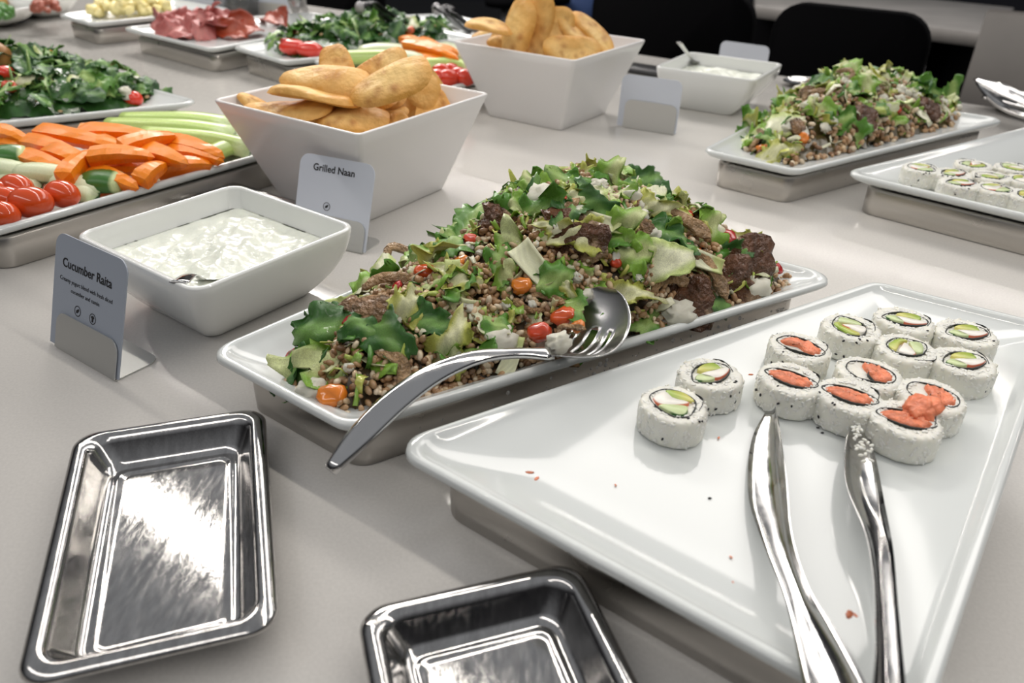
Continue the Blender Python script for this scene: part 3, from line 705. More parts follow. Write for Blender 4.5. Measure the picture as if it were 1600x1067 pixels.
# base layers, mostly hidden
g = rs(8)
for k in range(9):
    x, y = g.uniform(-.065, .065, 2); z = .05+.03*(k//3)
    c_, s_ = math.cos(NAt), math.sin(NAt); o = link('flatbread', NM[k % 8])
    o.matrix_world = Matrix.Translation((NAx+.6*(x*c_-y*s_), NAy+.6*(x*s_+y*c_), z)) @ basis((g.uniform(-.2, .2), g.uniform(-.2, .2), 1), g.uniform(0, 6)).to_4x4() @ Matrix.Diagonal((.105, .105, .13, 1))
    tag(o, 'flatbread buried low in the front bowl under the others', 'bread', GA)
A_ = [(470, 185, .122, .11, (1, -.1, -.25), (0, -.2, 1), 'flatbread low in the left stack under the small one', 1, 1.3, 6),
 (560, 160, .145, .12, (1, .1, -.1), (0, -.2, 1), 'flatbread lying flat under the large toasted one', 1, 1.3, 7),
 (520, 196, .118, .09, (1, -.1, -.2), (0, -.3, 1), 'lowest visible flatbread at the near left wall', 1, 1.3, 0),
 (575, 150, .152, .11, (1, .2, .1), (0, -.3, 1), 'flatbread just beneath the large toasted one', 1, 1.3, 4),
 (612, 131, .178, .112, (1, .35, .45), (-.25, -.75, .75), 'large toasted flatbread with two dark spots on top of the front bowl', .92, 1.1, 2),
 (495, 147, .160, .135, (1, -.05, -.30), (-.05, -.1, 1), 'long flatbread second from the top of the left stack', 1, 1.3, 0),
 (510, 126, .172, .125, (1, -.05, -.32), (.05, -.1, 1), 'wavy flatbread on top of the left stack', 1, 1.2, 1),
 (462, 164, .147, .115, (1, -.1, -.30), (-.05, -.1, 1), 'flatbread with a toasted edge third in the left stack', 1, 1.2, 3),
 (437, 174, .137, .095, (1, -.2, -.30), (.0, -.1, 1), 'small flatbread resting at the left wall of the front bowl', .9, 1.3, 4),
 (403, 163, .134, .06, (1, -.3, -.25), (.2, -.5, .9), 'flatbread tip at the far left of the front bowl', .9, 1.5, 5),
 (528, 108, .178, .085, (.45, 0, -.75), (-.35, -.85, .4), 'folded flatbread standing up at the rear left of the front bowl', 1.2, 1.3, 6),
 (592, 112, .176, .09, (1, .2, .1), (-.2, -.9, .5), 'pale flatbread upright behind the large toasted one', 1.2, 1.1, 7),
 (533, 168, .142, .085, (1, .1, .08), (0, -.1, .9), 'thin flatbread edge under the large toasted one', .9, 1.4, 1),
 (553, 189, .133, .095, (1, .15, .12), (-.1, -.5, .9), 'flatbread at the front corner of the front bowl', 1, 1.4, 2),
 (508, 183, .132, .085, (1, -.1, -.05), (0, -.2, .9), 'flatbread against the near left wall of the front bowl', .9, 1.3, 5),
 (600, 191, .130, .07, (1, .3, .2), (-.1, -.4, .9), 'small flatbread at the near right wall of the front bowl', .9, 1.4, 3),
 (600, 174, .138, .07, (1, .2, .0), (0, -.1, .9), 'flatbread edge below the large toasted one, right side', .9, 1.4, 4),
 (634, 165, .150, .085, (.35, .1, .9), (-.75, -.6, .2), 'pale flatbread standing on its side right of the toasted one', 1.2, 1.0, 7),
 (664, 168, .142, .085, (1, .35, .25), (-.2, -.95, .35), 'half round flatbread facing out at the right of the front bowl', 1.25, 1.1, 0),
 (680, 140, .160, .10, (.35, .3, -.8), (.8, -.5, .35), 'curved flatbread leaning at the right rear of the front bowl', 1.1, 1.1, 5),
 (645, 125, .166, .09, (.5, .3, -.6), (.4, -.8, .5), 'brown flatbread behind the right end of the toasted one', 1.1, 1., 3),
 (690, 152, .148, .07, (.4, .4, -.8), (.8, -.5, .3), 'rightmost flatbread in the front bowl, thin edge up', 1.1, 1.1, 6)]
for (u, v, z, L, al, nr, lb, wd, th, k) in A_: naan(u, v+1, z-.012-(.022 if u > 628 and v > 135 else 0), L*(.85 if u > 628 and v > 135 else .92), al, nr, lb, GA, wd, th, k)
for k in range(5):
    x, y = g.uniform(-.06, .06, 2); z = .06+.03*(k//2); o = link('flatbread', NM[k])
    o.matrix_world = Matrix.Translation((NBx+.6*x, NBy+.6*y, z)) @ basis((g.uniform(-.2, .2), g.uniform(-.2, .2), 1), g.uniform(0, 6)).to_4x4() @ Matrix.Diagonal((.11, .11, .13, 1))
    tag(o, 'flatbread buried low in the rear bowl under the others', 'bread', GB)
B_ = [(764, 42, .168, .085, (1, .05, .05), (0, -.4, .95), 'toasted flatbread on top of the left pile in the rear bowl', 1.1, 1.7, 0),
 (776, 61, .122, .10, (1, .05, .0), (0, -.5, .9), 'lower flatbread of the left pile in the rear bowl', 1, 1.5, 1),
 (808, 55, .150, .125, (.25, .1, 1), (-.6, -.8, .1), 'folded flatbread standing left of the tallest one in the rear bowl', .9, 1.2, 2),
 (838, 50, .155, .135, (.02, .1, 1), (-.25, -.95, .1), 'tallest pale flatbread standing upright in the rear bowl', .85, 1.2, 3),
 (872, 57, .148, .105, (0, .1, 1), (.05, -1, .15), 'flatbread with a browned face standing right of the tallest', 1.1, 1.1, 4),
 (894, 79, .134, .10, (1, .0, -.12), (0, -.95, .3), 'wide toasted flatbread at the near wall of the rear bowl', .95, 1.2, 5),
 (925, 52, .150, .115, (.45, .1, -.75), (.5, -.7, .55), 'orange toasted flatbread leaning down at the right of the rear bowl', .85, 1.3, 6),
 (905, 58, .148, .10, (.45, .1, -.75), (.5, -.7, .55), 'flatbread tucked behind the orange toasted leaning one', .8, 1.2, 7),
 (795, 66, .136, .08, (1, 0, 0), (0, -.7, .7), 'flatbread end low between the pile and the upright ones', .8, 1.2, 4)]
for (u, v, z, L, al, nr, lb, wd, th, k) in B_: naan(u, v, z, L*.95, al, nr, lb, GB, wd, th, k)

# ------------------------------------------------------------------ leaves and salad pieces
def leaf_mesh(seed, L=1., W=.5, rib=.5, c_leaf=(.10, .28, .03), c_rib=(.55, .65, .30), ruffle=1., curl=.4, jag=.12, nu=16, nv=12, edge=None):
    g = rs(seed); ph = g.uniform(0, 6.3, 10); vs, cols = [], []
    cl, crb = np.array(c_leaf), np.array(c_rib); ce = np.array(edge) if edge is not None else cl*1.15
    for i in range(nu+1):
        u = i/nu
        for j in range(nv+1):
            s = -1+2*j/nv; q = 2*u-1
            X, Y = q*math.sqrt(1-s*s/2), s*math.sqrt(1-q*q/2); th_ = math.atan2(Y, X); r_ = math.hypot(X, Y)
            k = 1+r_**3*jag*(1.4*math.sin(3*th_+ph[0])+1.1*math.sin(5*th_+ph[1])+.45*math.sin(9*th_+ph[2])+.5*math.sin(17*th_+ph[9])+.25*g.normal())
            x, y = .5*L*X*k, .5*W*Y*k
            z = curl*(y*y/W)*1.3*math.sin(ph[4]+2)+.20*math.sin(3.5*x+ph[5])+ruffle*.045*abs(s)**1.6*math.sin(15*u+ph[6]*(1 if s > 0 else 2))+ruffle*.03*math.sin(12*y+8*x+ph[7])+ruffle*.018*math.sin(23*y-17*x+ph[0])
            z += curl*.5*y*math.sin(2.5*x+ph[8])
            t = min(1, max(0, (abs(s)-.12-(1-u)*rib*.5)/.3)); c = crb*(1-t)+cl*t
            if abs(s) > .85: c = c*.4+ce*.6
            vein = .10*(math.sin(26*u+3*abs(s)*4)**8); vs.append((x, y, z)); cols.append(c*(1+vein)*(.9+.2*g.rand()))
    fs = [(i*(nv+1)+j, (i+1)*(nv+1)+j, (i+1)*(nv+1)+j+1, i*(nv+1)+j+1) for i in range(nu) for j in range(nv)]
    # give the leaf body: second skin slightly below, joined at the rim
    n = len(vs); th = .016; vs += [(x, y, z-th) for x, y, z in vs]; cols += cols
    fs += [(d_+n, c_+n, b_+n, a_+n) for a_, b_, c_, d_ in fs]
    rim = [j for j in range(nv+1)]+[i*(nv+1)+nv for i in range(1, nu+1)]+[nu*(nv+1)+j for j in range(nv-1, -1, -1)]+[i*(nv+1) for i in range(nu-1, 0, -1)]
    for i in range(len(rim)): a_, b_ = rim[i], rim[(i+1) % len(rim)]; fs.append((a_, b_, b_+n, a_+n))
    return mesh('leaf', vs, fs, 'leaf', cols=cols)
DG, MG, LG, YG, PG = (.028, .125, .012), (.085, .25, .02), (.22, .42, .04), (.48, .50, .10), (.62, .66, .38)
LM = {'dark': [leaf_mesh(k, 1, .62, .15, DG, (.18, .36, .08), 1.3, .7) for k in range(5)],
      'mid': [leaf_mesh(k+10, 1, .7, .3, MG, (.34, .5, .14), 1.6, .6) for k in range(5)],
      'light': [leaf_mesh(k+20, 1, .75, .5, LG, (.62, .68, .32), 2.0, .5, .18) for k in range(5)],
      'yellow': [leaf_mesh(k+30, 1, .6, .8, YG, (.70, .70, .42), 2.0, .8, .2) for k in range(4)],
      'pale': [leaf_mesh(k+40, 1, .62, 1.6, (.50, .60, .20), (.74, .75, .52), .8, .7, .06) for k in range(4)],
      'spin': [leaf_mesh(k+60, 1, .6, .02, (.022, .085, .022), (.12, .25, .07), .8, .8, .02) for k in range(5)],
      'frond': [leaf_mesh(k+70, 1, .16, .3, (.14, .30, .06), (.35, .48, .15), 1., .5, .3, 10, 4) for k in range(4)]}
cyc = {}
def sweep_piece(pts, wf, tf, colf, matn, n=10, seg=14, up=(0, 0, 1), p=2.3, amp=0, seed=0, smooth=True):
    path = bez(pts, seg); v, f = sweep(path, lambda i, t: oval(wf(t), tf(t), n, p), up)
    v = np.array(v); 
    if amp: v = v+rs(seed).normal(size=v.shape)*amp
    cols = np.array([colf((k//n)/seg, (k % n)/n) for k in range(len(v))])
    return mesh('piece', v, f, matn, cols=cols, smooth=smooth)
PAR = lambda e: (lambda t: max(.02, (4*t*(1-t))**e))
MUSH = []
for k in range(4):   # bent slices
    g = rs(k+5); q = PAR(.35)
    MUSH.append(sweep_piece([(-.5, 0, 0), (-.2, .18+.1*k, .05), (.15, .2, .0), (.5, -.1*k+.05, -.03)], lambda t: .2*q(t)*(1+.6*(t > .75)), lambda t: .12*q(t), lambda t, a: np.array((.30, .19, .10))*(.7+.7*abs(math.sin(5*t+k))), 'mush', amp=.006, seed=k))
def mcap(seed):
    v, f = blob(seed, .5, .40, .13, .42, 1.9, 22, 14); v = np.array(v)
    cols = np.array([(np.array((.10, .042, .02)) if (p[2]+.05*math.sin(9*p[0]+7*p[1]+seed)+.16*p[0] > .0) else np.array((.42, .28, .17)))*(1+.25*math.sin(14*math.atan2(p[1], p[0]))) for p in v])
    return mesh('cap', v, f, 'mush', cols=cols)
MCAP = [mcap(k) for k in range(4)]
MCH = []
for k in range(4):
    v, f = blob(k+30, .5, .38, .3, .25, 2.4, 12, 9, .35); MCH.append(mesh('chunk', v, f, 'mush', cols=np.array([np.array((.26, .155, .085))*(.6+.9*abs(math.sin(4*p[0]+5*p[2]+k))) for p in v])))
TOM = []
for k in range(4):
    v, f = blob(k+40, .5, .42, .3, .22, 2.4, 12, 9, .3); c0 = [(.50, .05, .015), (.66, .19, .02), (.40, .02, .02), (.60, .09, .02)][k]
    TOM.append(mesh('bit', v, f, 'shiny', cols=np.array([np.array(c0)*(.8+.4*abs(math.sin(4*p[0]+3*p[1]))) for p in v])))
FETA = []
for k in range(5):
    v, f = blob(k+70, .5, .45, .4, .26, 4.2, 18, 12, .12); FETA.append(mesh('feta', v, f, 'feta'))
RIB = []
for k in range(4):
    v = []; seg, n = 10, 8
    path = bez([(-.5, 0, 0), (0, 0, .06*(k-1)), (.5, .04*k, .0)], seg)
    def sec(i, t, k=k):
        w0 = .42*(1-.25*t); th = .10; o = []
        for j in range(9): s = -1+2*j/8; o.append((w0/2*s, th*.5+.22*w0*s*s))
        for j in range(8, -1, -1): s = -1+2*j/8; o.append((w0/2*s*.96, -th*.5+.22*w0*s*s+.02))
        return o
    v, f = sweep(path, sec); npt = 18
    cols = [np.array((.72, .73, .50))*(1-.10*math.cos(q*3)) if (q//npt) < 8 else np.array((.55, .62, .25)) for q in range(len(v))]
    RIB.append(mesh('rib', v, f, 'veg', cols=np.array(cols)))
PIECE = {'mushroom_slice': MUSH, 'mushroom': MCAP, 'mushroom_chunk': MCH, 'tomato_piece': TOM, 'feta_crumble': FETA, 'lettuce_rib': RIB}

def footprint_heap(poly, zmax, prof, axis0, axis1, fall=.055, z0=FLR):
    """height of a food heap over a footprint polygon"""
    P = [np.array(p[:2]) for p in poly]; A0, A1 = np.array(axis0[:2]), np.array(axis1[:2]); D = A1-A0; LL = D@D
    def H(x, y):
        q = np.array([x, y]); dmin = 9; ins = True
        for i in range(len(P)):
            a, b = P[i], P[(i+1) % len(P)]; e = b-a; le = np.linalg.norm(e); d = (e[0]*(q[1]-a[1])-e[1]*(q[0]-a[0]))/le
            dmin = min(dmin, d)
        if dmin <= 0: return None
        s = float(np.clip((q-A0)@D/LL, 0, 1)); k = s*(len(prof)-1); i = min(int(k), len(prof)-2); pk = prof[i]+(prof[i+1]-prof[i])*(k-i)
        return z0+(zmax-z0)*pk*(1-math.exp(-dmin/fall))/(1-math.exp(-1.6)) if dmin < fall*1.6 else z0+(zmax-z0)*pk
    return H
def hnormal(H, x, y, e=.006):
    h = H(x, y)
    if h is None: return Vector((0, 0, 1))
    a, b, c, d = [H(*q) for q in ((x+e, y), (x-e, y), (x, y+e), (x, y-e))]
    a = h if a is None else a; b = h if b is None else b; c = h if c is None else c; d = h if d is None else d
    return Vector((-(a-b)/(2*e), -(c-d)/(2*e), 1)).normalized()
def heap_hit(H, u, v):
    """where the line of sight through a pixel first meets the heap"""
    for z in np.arange(.22, .04, -.0015):
        p = at(u, v, z); h = H(p.x, p.y)
        if h is not None and h >= z: return p
    return at(u, v, FLR+.006)
def mound(name, H, poly, cols, label, cat, seed, n=70, dens=None, gsize=.0036, ngrain=3000, base_col=(.10, .06, .03), matn='grain', gcols=((.46, .29, .16), (.34, .19, .09), (.60, .44, .27), (.22, .12, .06), (.70, .58, .42), (.40, .24, .12))):
    """heap of grains: irregular body plus thousands of kernels, one stuff object"""
    xs = [p[0] for p in poly]; ys = [p[1] for p in poly]; g = rs(seed); vs, fs, cs = [], [], []
    idx = {}
    for i in range(n+1):
        for j in range(n+1):
            x = min(xs)+(max(xs)-min(xs))*i/n; y = min(ys)+(max(ys)-min(ys))*j/n; h = H(x, y)
            if h is None: continue
            idx[(i, j)] = len(vs); vs.append((x, y, max(FLR+.0005, h-.007+.003*g.normal()))); cs.append(np.array(base_col)*(.6+.8*g.rand()))
    for (i, j), a in idx.items():
        if (i+1, j) in idx and (i, j+1) in idx and (i+1, j+1) in idx: fs.append((a, idx[(i+1, j)], idx[(i+1, j+1)], idx[(i, j+1)]))
    sv, sf = sphere(7, 5); k = 0; tries = 0
    while k < ngrain and tries < ngrain*12:
        tries += 1
        x = g.uniform(min(xs), max(xs)); y = g.uniform(min(ys), max(ys)); h = H(x, y)
        if h is None or (dens and g.rand() > dens(x, y)): continue
        k += 1
        q = Quaternion(g.normal(size=4)).normalized().to_matrix(); s = gsize*(.65+.6*g.rand()); m3 = np.array(q)
        z = h-.006+.011*g.rand()**1.3
        c = np.array((x, y, max(z, FLR+s*.7))); k0 = len(vs); P = (sv*np.array([s*1.5, s*.9, s*.8]))@m3.T+c
        vs += [tuple(p) for p in P]; col = np.array(gcols[g.randint(len(gcols))])*(.85+.3*g.rand())
        cs += [col]*len(P); fs += [tuple(a+k0 for a in f_) for f_ in sf]
    o = link(name, mesh(name, vs, fs, matn, cols=np.array(cs))); tag(o, label, cat, None, 'stuff'); return o
def put(kind, p, nrm, size, spin, label, cat, group, lift=0., sc=(1, 1, 1), k=None):
    lst = LM[kind] if kind in LM else PIECE[kind]
    cyc[kind] = cyc.get(kind, 0)+1
    me = lst[(cyc[kind] if k is None else k) % len(lst)]
    nm = {'dark': 'lettuce_leaf', 'mid': 'lettuce_leaf', 'light': 'lettuce_leaf', 'yellow': 'lettuce_leaf', 'pale': 'lettuce_leaf', 'spin': 'spinach_leaf', 'frond': 'herb_sprig'}.get(kind, kind)
    o = link(nm, me); n = Vector(nrm).normalized()
    o.matrix_world = Matrix.Translation(Vector(p)+n*lift) @ basis(n, spin).to_4x4() @ Matrix.Diagonal((size*sc[0], size*sc[1], size*sc[2], 1))
    tag(o, label, cat, group); return o

# --- salad 1
fp1 = [at(440, 600, .044), at(535, 650, .044), at(800, 588, .044), at(1215, 468, .044), at(1240, 440, .044), at(1120, 385, .044), at(905, 330, .044), at(700, 395, .044), at(480, 520, .044)]
fp1 = [(p.x, p.y) for p in fp1]
H1 = footprint_heap(fp1, .137, [.22, .42, .52, .64, .95, 1.0, .80, .58, .28], (-.20, .50), (.29, .74), .052)
g1 = rs(77)
def dens1(x, y): return .45+.55*(math.sin(23*x+5)*math.sin(19*y+1)+.3*math.sin(61*x+40*y) > -.15)
mound('barley_grains', H1, fp1, None, 'brown pearled barley grains forming the body of the central salad', 'grain', 4, 80, dens1, .0029, 7500, base_col=(.06, .04, .02))
GL = 'lettuce pieces in the central grain salad'
K1 = [  # kind, u, v, size, spin, normal tilt (x,y,z) offset, label
 ('mid', 893, 300, .062, 1.9, (-.2, -.8, .6), 'upright green lettuce leaf at the very top of the central salad'),
 ('dark', 996, 291, .062, .5, (.1, -.7, .7), 'pointed dark green leaf sticking out right of the summit'),
 ('light', 945, 293, .05, 1.2, (0, -.8, .6), 'light green leaf between the two summit leaves'),
 ('mid', 822, 343, .07, .2, (-.1, -.8, .6), 'broad green lettuce leaf left below the summit'),
 ('mid', 745, 350, .058, 1.2, (-.3, -.7, .7), 'green leaf standing at the far rim, left of the broad leaf'),
 ('light', 684, 408, .042, 2.6, (0, -.7, .7), 'small triangular light green leaf on the left slope'),
 ('light', 548, 553, .075, .3, (-.1, -.5, .9), 'large bright green wet lettuce leaf at the low left end'),
 ('light', 500, 582, .065, -.2, (-.2, -.5, .9), 'curled light green leaf at the lower left tip of the salad'),
 ('dark', 520, 522, .066, .35, (0, -.6, .8), 'rolled dark green leaf at the left end of the salad'),
 ('dark', 478, 588, .045, .9, (-.3, -.4, .9), 'dark green leaf lying on the platter at the left tip'),
 ('dark', 605, 530, .055, -1.1, (0, -.6, .8), 'narrow dark green leaf hanging down the left slope'),
 ('dark', 655, 490, .065, .1, (0, -.7, .7), 'dark curly leaf dusted with cheese left of centre'),
 ('dark', 662, 512, .05, -.2, (0, -.6, .8), 'dark leaf just below the cheese dusted leaf'),
 ('yellow', 705, 545, .05, 1.3, (0, -.7, .7), 'yellow green strip above the spoon handle'),
 ('yellow', 755, 500, .05, -.7, (0, -.7, .7), 'yellow leaf edge slanting down in the middle'),
 ('pale', 790, 503, .055, .1, (0, -.6, .8), 'round pale green leaf in front of the centre'),
 ('light', 815, 400, .055, -1.2, (0, -.7, .7), 'frilly yellow green leaf below the broad leaf'),
 ('light', 957, 372, .055, .9, (0, -.8, .6), 'bright leaf right of the big mushroom cap'),
 ('light', 990, 398, .05, .2, (0, -.7, .7), 'frilly bright green leaf above the pale chunk'),
 ('pale', 1027, 412, .062, .3, (.1, -.8, .6), 'large pale lettuce chunk on the right slope'),
 ('mid', 878, 470, .05, -.8, (-.1, -.7, .7), 'green leaf just left of the serving spoon head'),
 ('mid', 860, 445, .045, .3, (0, -.7, .7), 'green leaf under the big mushroom cap'),
 ('mid', 1012, 505, .045, .9, (.1, -.7, .7), 'rolled green leaf near the right rim'),
 ('dark', 1110, 482, .042, .3, (.2, -.6, .8), 'dark parsley like leaf at the near rim, right part'),
 ('dark', 1135, 405, .04, .7, (.2, -.7, .7), 'small dark green leaf in front of the right mushroom'),
 ('pale', 1182, 410, .042, -1.3, (.5, -.5, .7), 'pale leaf standing at the right end of the heap'),
 ('light', 1172, 432, .04, .4, (.4, -.5, .7), 'light green leaf at the right foot of the heap'),
 ('mid', 905, 540, .05, .2, (0, -.5, .8), 'green leaf at the rim right below the spoon head'),
 ('yellow', 975, 470, .05, .1, (0, -.6, .8), 'yellow frilly leaf right of the spoon head'),
 ('yellow', 905, 375, .05, -.2, (0, -.8, .6), 'yellow white leaf lying on the big mushroom cap'),
 ('yellow', 1010, 330, .045, .0, (.1, -.8, .6), 'yellow leaf edge on the upper right slope'),
 ('pale', 600, 430, .045, 1.5, (-.1, -.7, .7), 'white green rib standing on the left ridge'),
 ('pale', 525, 490, .05, .7, (-.2, -.7, .6), 'white rib leaf leaning at the far left rim'),
 ('yellow', 567, 452, .035, .9, (-.2, -.7, .6), 'yellow celery leaf on the left ridge'),
 ('mid', 1040, 325, .032, .2, (.2, -.7, .7), 'small green leaf on the upper right ridge'),
 ('dark', 925, 330, .05, -.9, (0, -.8, .6), 'dark leaf in the shade below the summit')]
for (kd, u, v, s, sp, nr, lb) in K1:
    p = heap_hit(H1, u, v)
    put(kd, p, nr, s, sp, lb, 'lettuce', GL, .004)
K1b = [('mushroom', 897, 374, .062, 2.0, (-.25, -.85, .5), 'big dark mushroom cap below the summit'),
 ('mushroom', 1165, 410, .052, 1.0, (.3, -.8, .5), 'dark brown mushroom at the right shoulder'),
 ('mushroom', 1150, 440, .045, 2.0, (.2, -.8, .5), 'dark mushroom below the right shoulder one'),
 ('mushroom', 1072, 470, .055, 1.2, (.1, -.8, .5), 'dark wrinkled mushroom near the right front rim'),
 ('mushroom_chunk', 588, 492, .034, .3, (0, -.6, .8), 'square brown mushroom chunk on the left'),
 ('mushroom_chunk', 550, 488, .026, .8, (0, -.6, .8), 'small brown mushroom chunk beside the square one'),
 ('mushroom_slice', 1060, 368, .06, .0, (.1, -.7, .7), 'curved mushroom slice on the upper right slope'),
 ('mushroom_slice', 1095, 440, .055, -.5, (.1, -.7, .7), 'mushroom slice under the white rib on the right'),
 ('mushroom_slice', 640, 415, .05, .6, (0, -.6, .8), 'curved mushroom slice on the left ridge'),
 ('mushroom_slice', 612, 455, .05, .1, (0, -.6, .8), 'mushroom slice with a dark hollow on the left'),
 ('mushroom_slice', 605, 600, .055, -1.2, (0, -.5, .8), 'long mushroom slice hanging to the near rim'),
 ('mushroom_slice', 845, 567, .06, .2, (0, -.6, .8), 'tan mushroom slice under the spoon handle'),
 ('mushroom', 780, 350, .04, 1.8, (-.3, -.8, .5), 'black mushroom edge at the rear left of the broad leaf'),
 ('lettuce_rib', 838, 425, .052, -1.1, (0, -.75, .65), 'thick pale green rib chunk in the middle'),
 ('lettuce_rib', 1087, 412, .045, -.55, (.1, -.7, .7), 'white rib stick on the right slope'),
 ('lettuce_rib', 935, 357, .04, -.5, (.0, -.7, .7), 'white rib piece right of the mushroom cap'),
 ('lettuce_rib', 708, 445, .04, 1.6, (.0, -.7, .7), 'white curved rib on the left slope'),
 ('lettuce_rib', 800, 560, .035, 1.3, (.0, -.7, .7), 'pale rib below the spoon handle'),
 ('tomato_piece', 521, 624, 0.0203, .2, (0, -.5, .9), 'orange tomato square at the near left corner'),
 ('tomato_piece', 464, 562, 0.0140, .2, (0, -.5, .9), 'red tomato bit at the left tip'),
 ('tomato_piece', 665, 430, 0.0164, .2, (0, -.5, .9), 'red tomato bit on the left ridge'),
 ('tomato_piece', 735, 380, 0.0133, .2, (0, -.5, .9), 'orange tomato bit on the far left slope'),
 ('tomato_piece', 815, 452, 0.0156, .2, (0, -.5, .9), 'dark red tomato bit under the pale chunk'),
 ('tomato_piece', 1135, 378, 0.0172, .2, (0, -.5, .9), 'red tomato bit on the right shoulder'),
 ('feta_crumble', 487, 622, .024, .2, (0, 0, 1), 'feta lump at the near left corner'),
 ('feta_crumble', 780, 540, .027, .5, (0, 0, 1), 'large feta lump above the spoon handle'),
 ('feta_crumble', 1057, 498, .032, .2, (0, 0, 1), 'large feta lump at the near rim'),
 ('feta_crumble', 1180, 460, .028, .2, (0, 0, 1), 'feta lump at the right foot of the heap'),
 ('feta_crumble', 1020, 374, .014, .2, (0, 0, 1), 'round feta crumb on the right slope'),
 ('feta_crumble', 985, 315, .02, .2, (0, 0, 1), 'feta crumb near the summit right'),
 ('feta_crumble', 1010, 322, .02, .2, (0, 0, 1), 'feta crumb on the upper right ridge'),
 ('feta_crumble', 935, 300, .018, .2, (0, 0, 1), 'feta crumb at the summit'),
 ('feta_crumble', 998, 347, .017, .2, (0, 0, 1), 'feta crumb below the right ridge'),
 ('feta_crumble', 850, 318, .03, .2, (0, 0, 1), 'white feta lump left of the summit leaf'),
 ('feta_crumble', 900, 342, .016, .2, (0, 0, 1), 'feta crumb on top of the big mushroom cap')]
for (kd, u, v, s, sp, nr, lb) in K1b:
    p = heap_hit(H1, u, v); cat = {'mushroom': 'mushroom', 'lettuce': 'lettuce', 'tomato': 'tomato', 'feta': 'cheese'}[kd.split('_')[0]]
    put(kd, p, nr, s, sp, lb, cat, {'mushroom': 'mushrooms', 'lettuce': 'lettuce pieces', 'tomato': 'tomato bits', 'cheese': 'feta lumps'}[cat]+' in the central grain salad', .005)
def scatter(H, poly, g, n, kinds, where, sizes, zc=(-.35, .9)):
    xs = [p[0] for p in poly]; ys = [p[1] for p in poly]; k = 0
    names = {'dark': 'dark green lettuce shred', 'mid': 'green lettuce shred', 'light': 'light green lettuce shred', 'yellow': 'yellow lettuce shred', 'pale': 'pale lettuce shred',
             'spin': 'spinach leaf', 'frond': 'herb sprig', 'mushroom_slice': 'mushroom slice', 'mushroom_chunk': 'mushroom chunk', 'mushroom': 'dark mushroom cap', 'tomato_piece': 'red tomato bit', 'feta_crumble': 'feta crumb', 'lettuce_rib': 'white rib piece'}
    cx, cy = sum(xs)/len(xs), sum(ys)/len(ys); us = [q[0]*U.x+q[1]*V.x*1.2+(q[1]*U.y+q[1]*V.y) for q in poly]
    hx = max(H(p_[0]*.5+cx*.5, p_[1]*.5+cy*.5) or FLR for p_ in poly)
    def spot(x, y, h):
        t = (x-min(xs))/(max(xs)-min(xs)); d = (y-(cy+(x-cx)*.6))
        a_ = ('far left', 'left of middle', 'middle', 'right of middle', 'far right')[min(4, int(t*5))]
        return ('low front ' if d < -.03 and h < hx*.75 else 'rear ' if d > .035 else 'on top ' if h > hx*.9 else 'half way up ')+a_
    while k < n:
        x = g.uniform(min(xs), max(xs)); y = g.uniform(min(ys), max(ys)); h = H(x, y)
        if h is None or H(x+.010, y-.014) is None: continue
        k += 1; kd = kinds[g.randint(len(kinds))]; nr = hnormal(H, x, y)+Vector((g.normal()*.35, g.normal()*.35-.15, 0))
        cat = 'spinach' if kd == 'spin' else 'herb' if kd == 'frond' else 'mushroom' if 'mush' in kd else 'tomato' if 'tom' in kd else 'cheese' if 'feta' in kd else 'lettuce'
        s = sizes.get(kd, .034)*(.75+.5*g.rand())
        put(kd, (x, y, max(h, FLR+.007)), nr, s, g.uniform(0, 6.3), names[kd]+' '+spot(x, y, h)+' of '+where, cat, names[kd]+'s in '+where, .003)
scatter(H1, fp1, g1, 120, ['light', 'light', 'yellow', 'mid', 'dark', 'pale', 'yellow', 'mushroom_slice', 'mushroom_chunk', 'light', 'mid'], 'the central salad', {'light': .042, 'mid': .042, 'dark': .042, 'pale': .04, 'yellow': .036, 'mushroom_slice': .036, 'mushroom_chunk': .018, 'lettuce_rib': .03})
scatter(H1, fp1, g1, 14, ['tomato_piece'], 'the central salad', {'tomato_piece': .012})
scatter(H1, fp1, g1, 90, ['feta_crumble'], 'the central salad', {'feta_crumble': .0085})

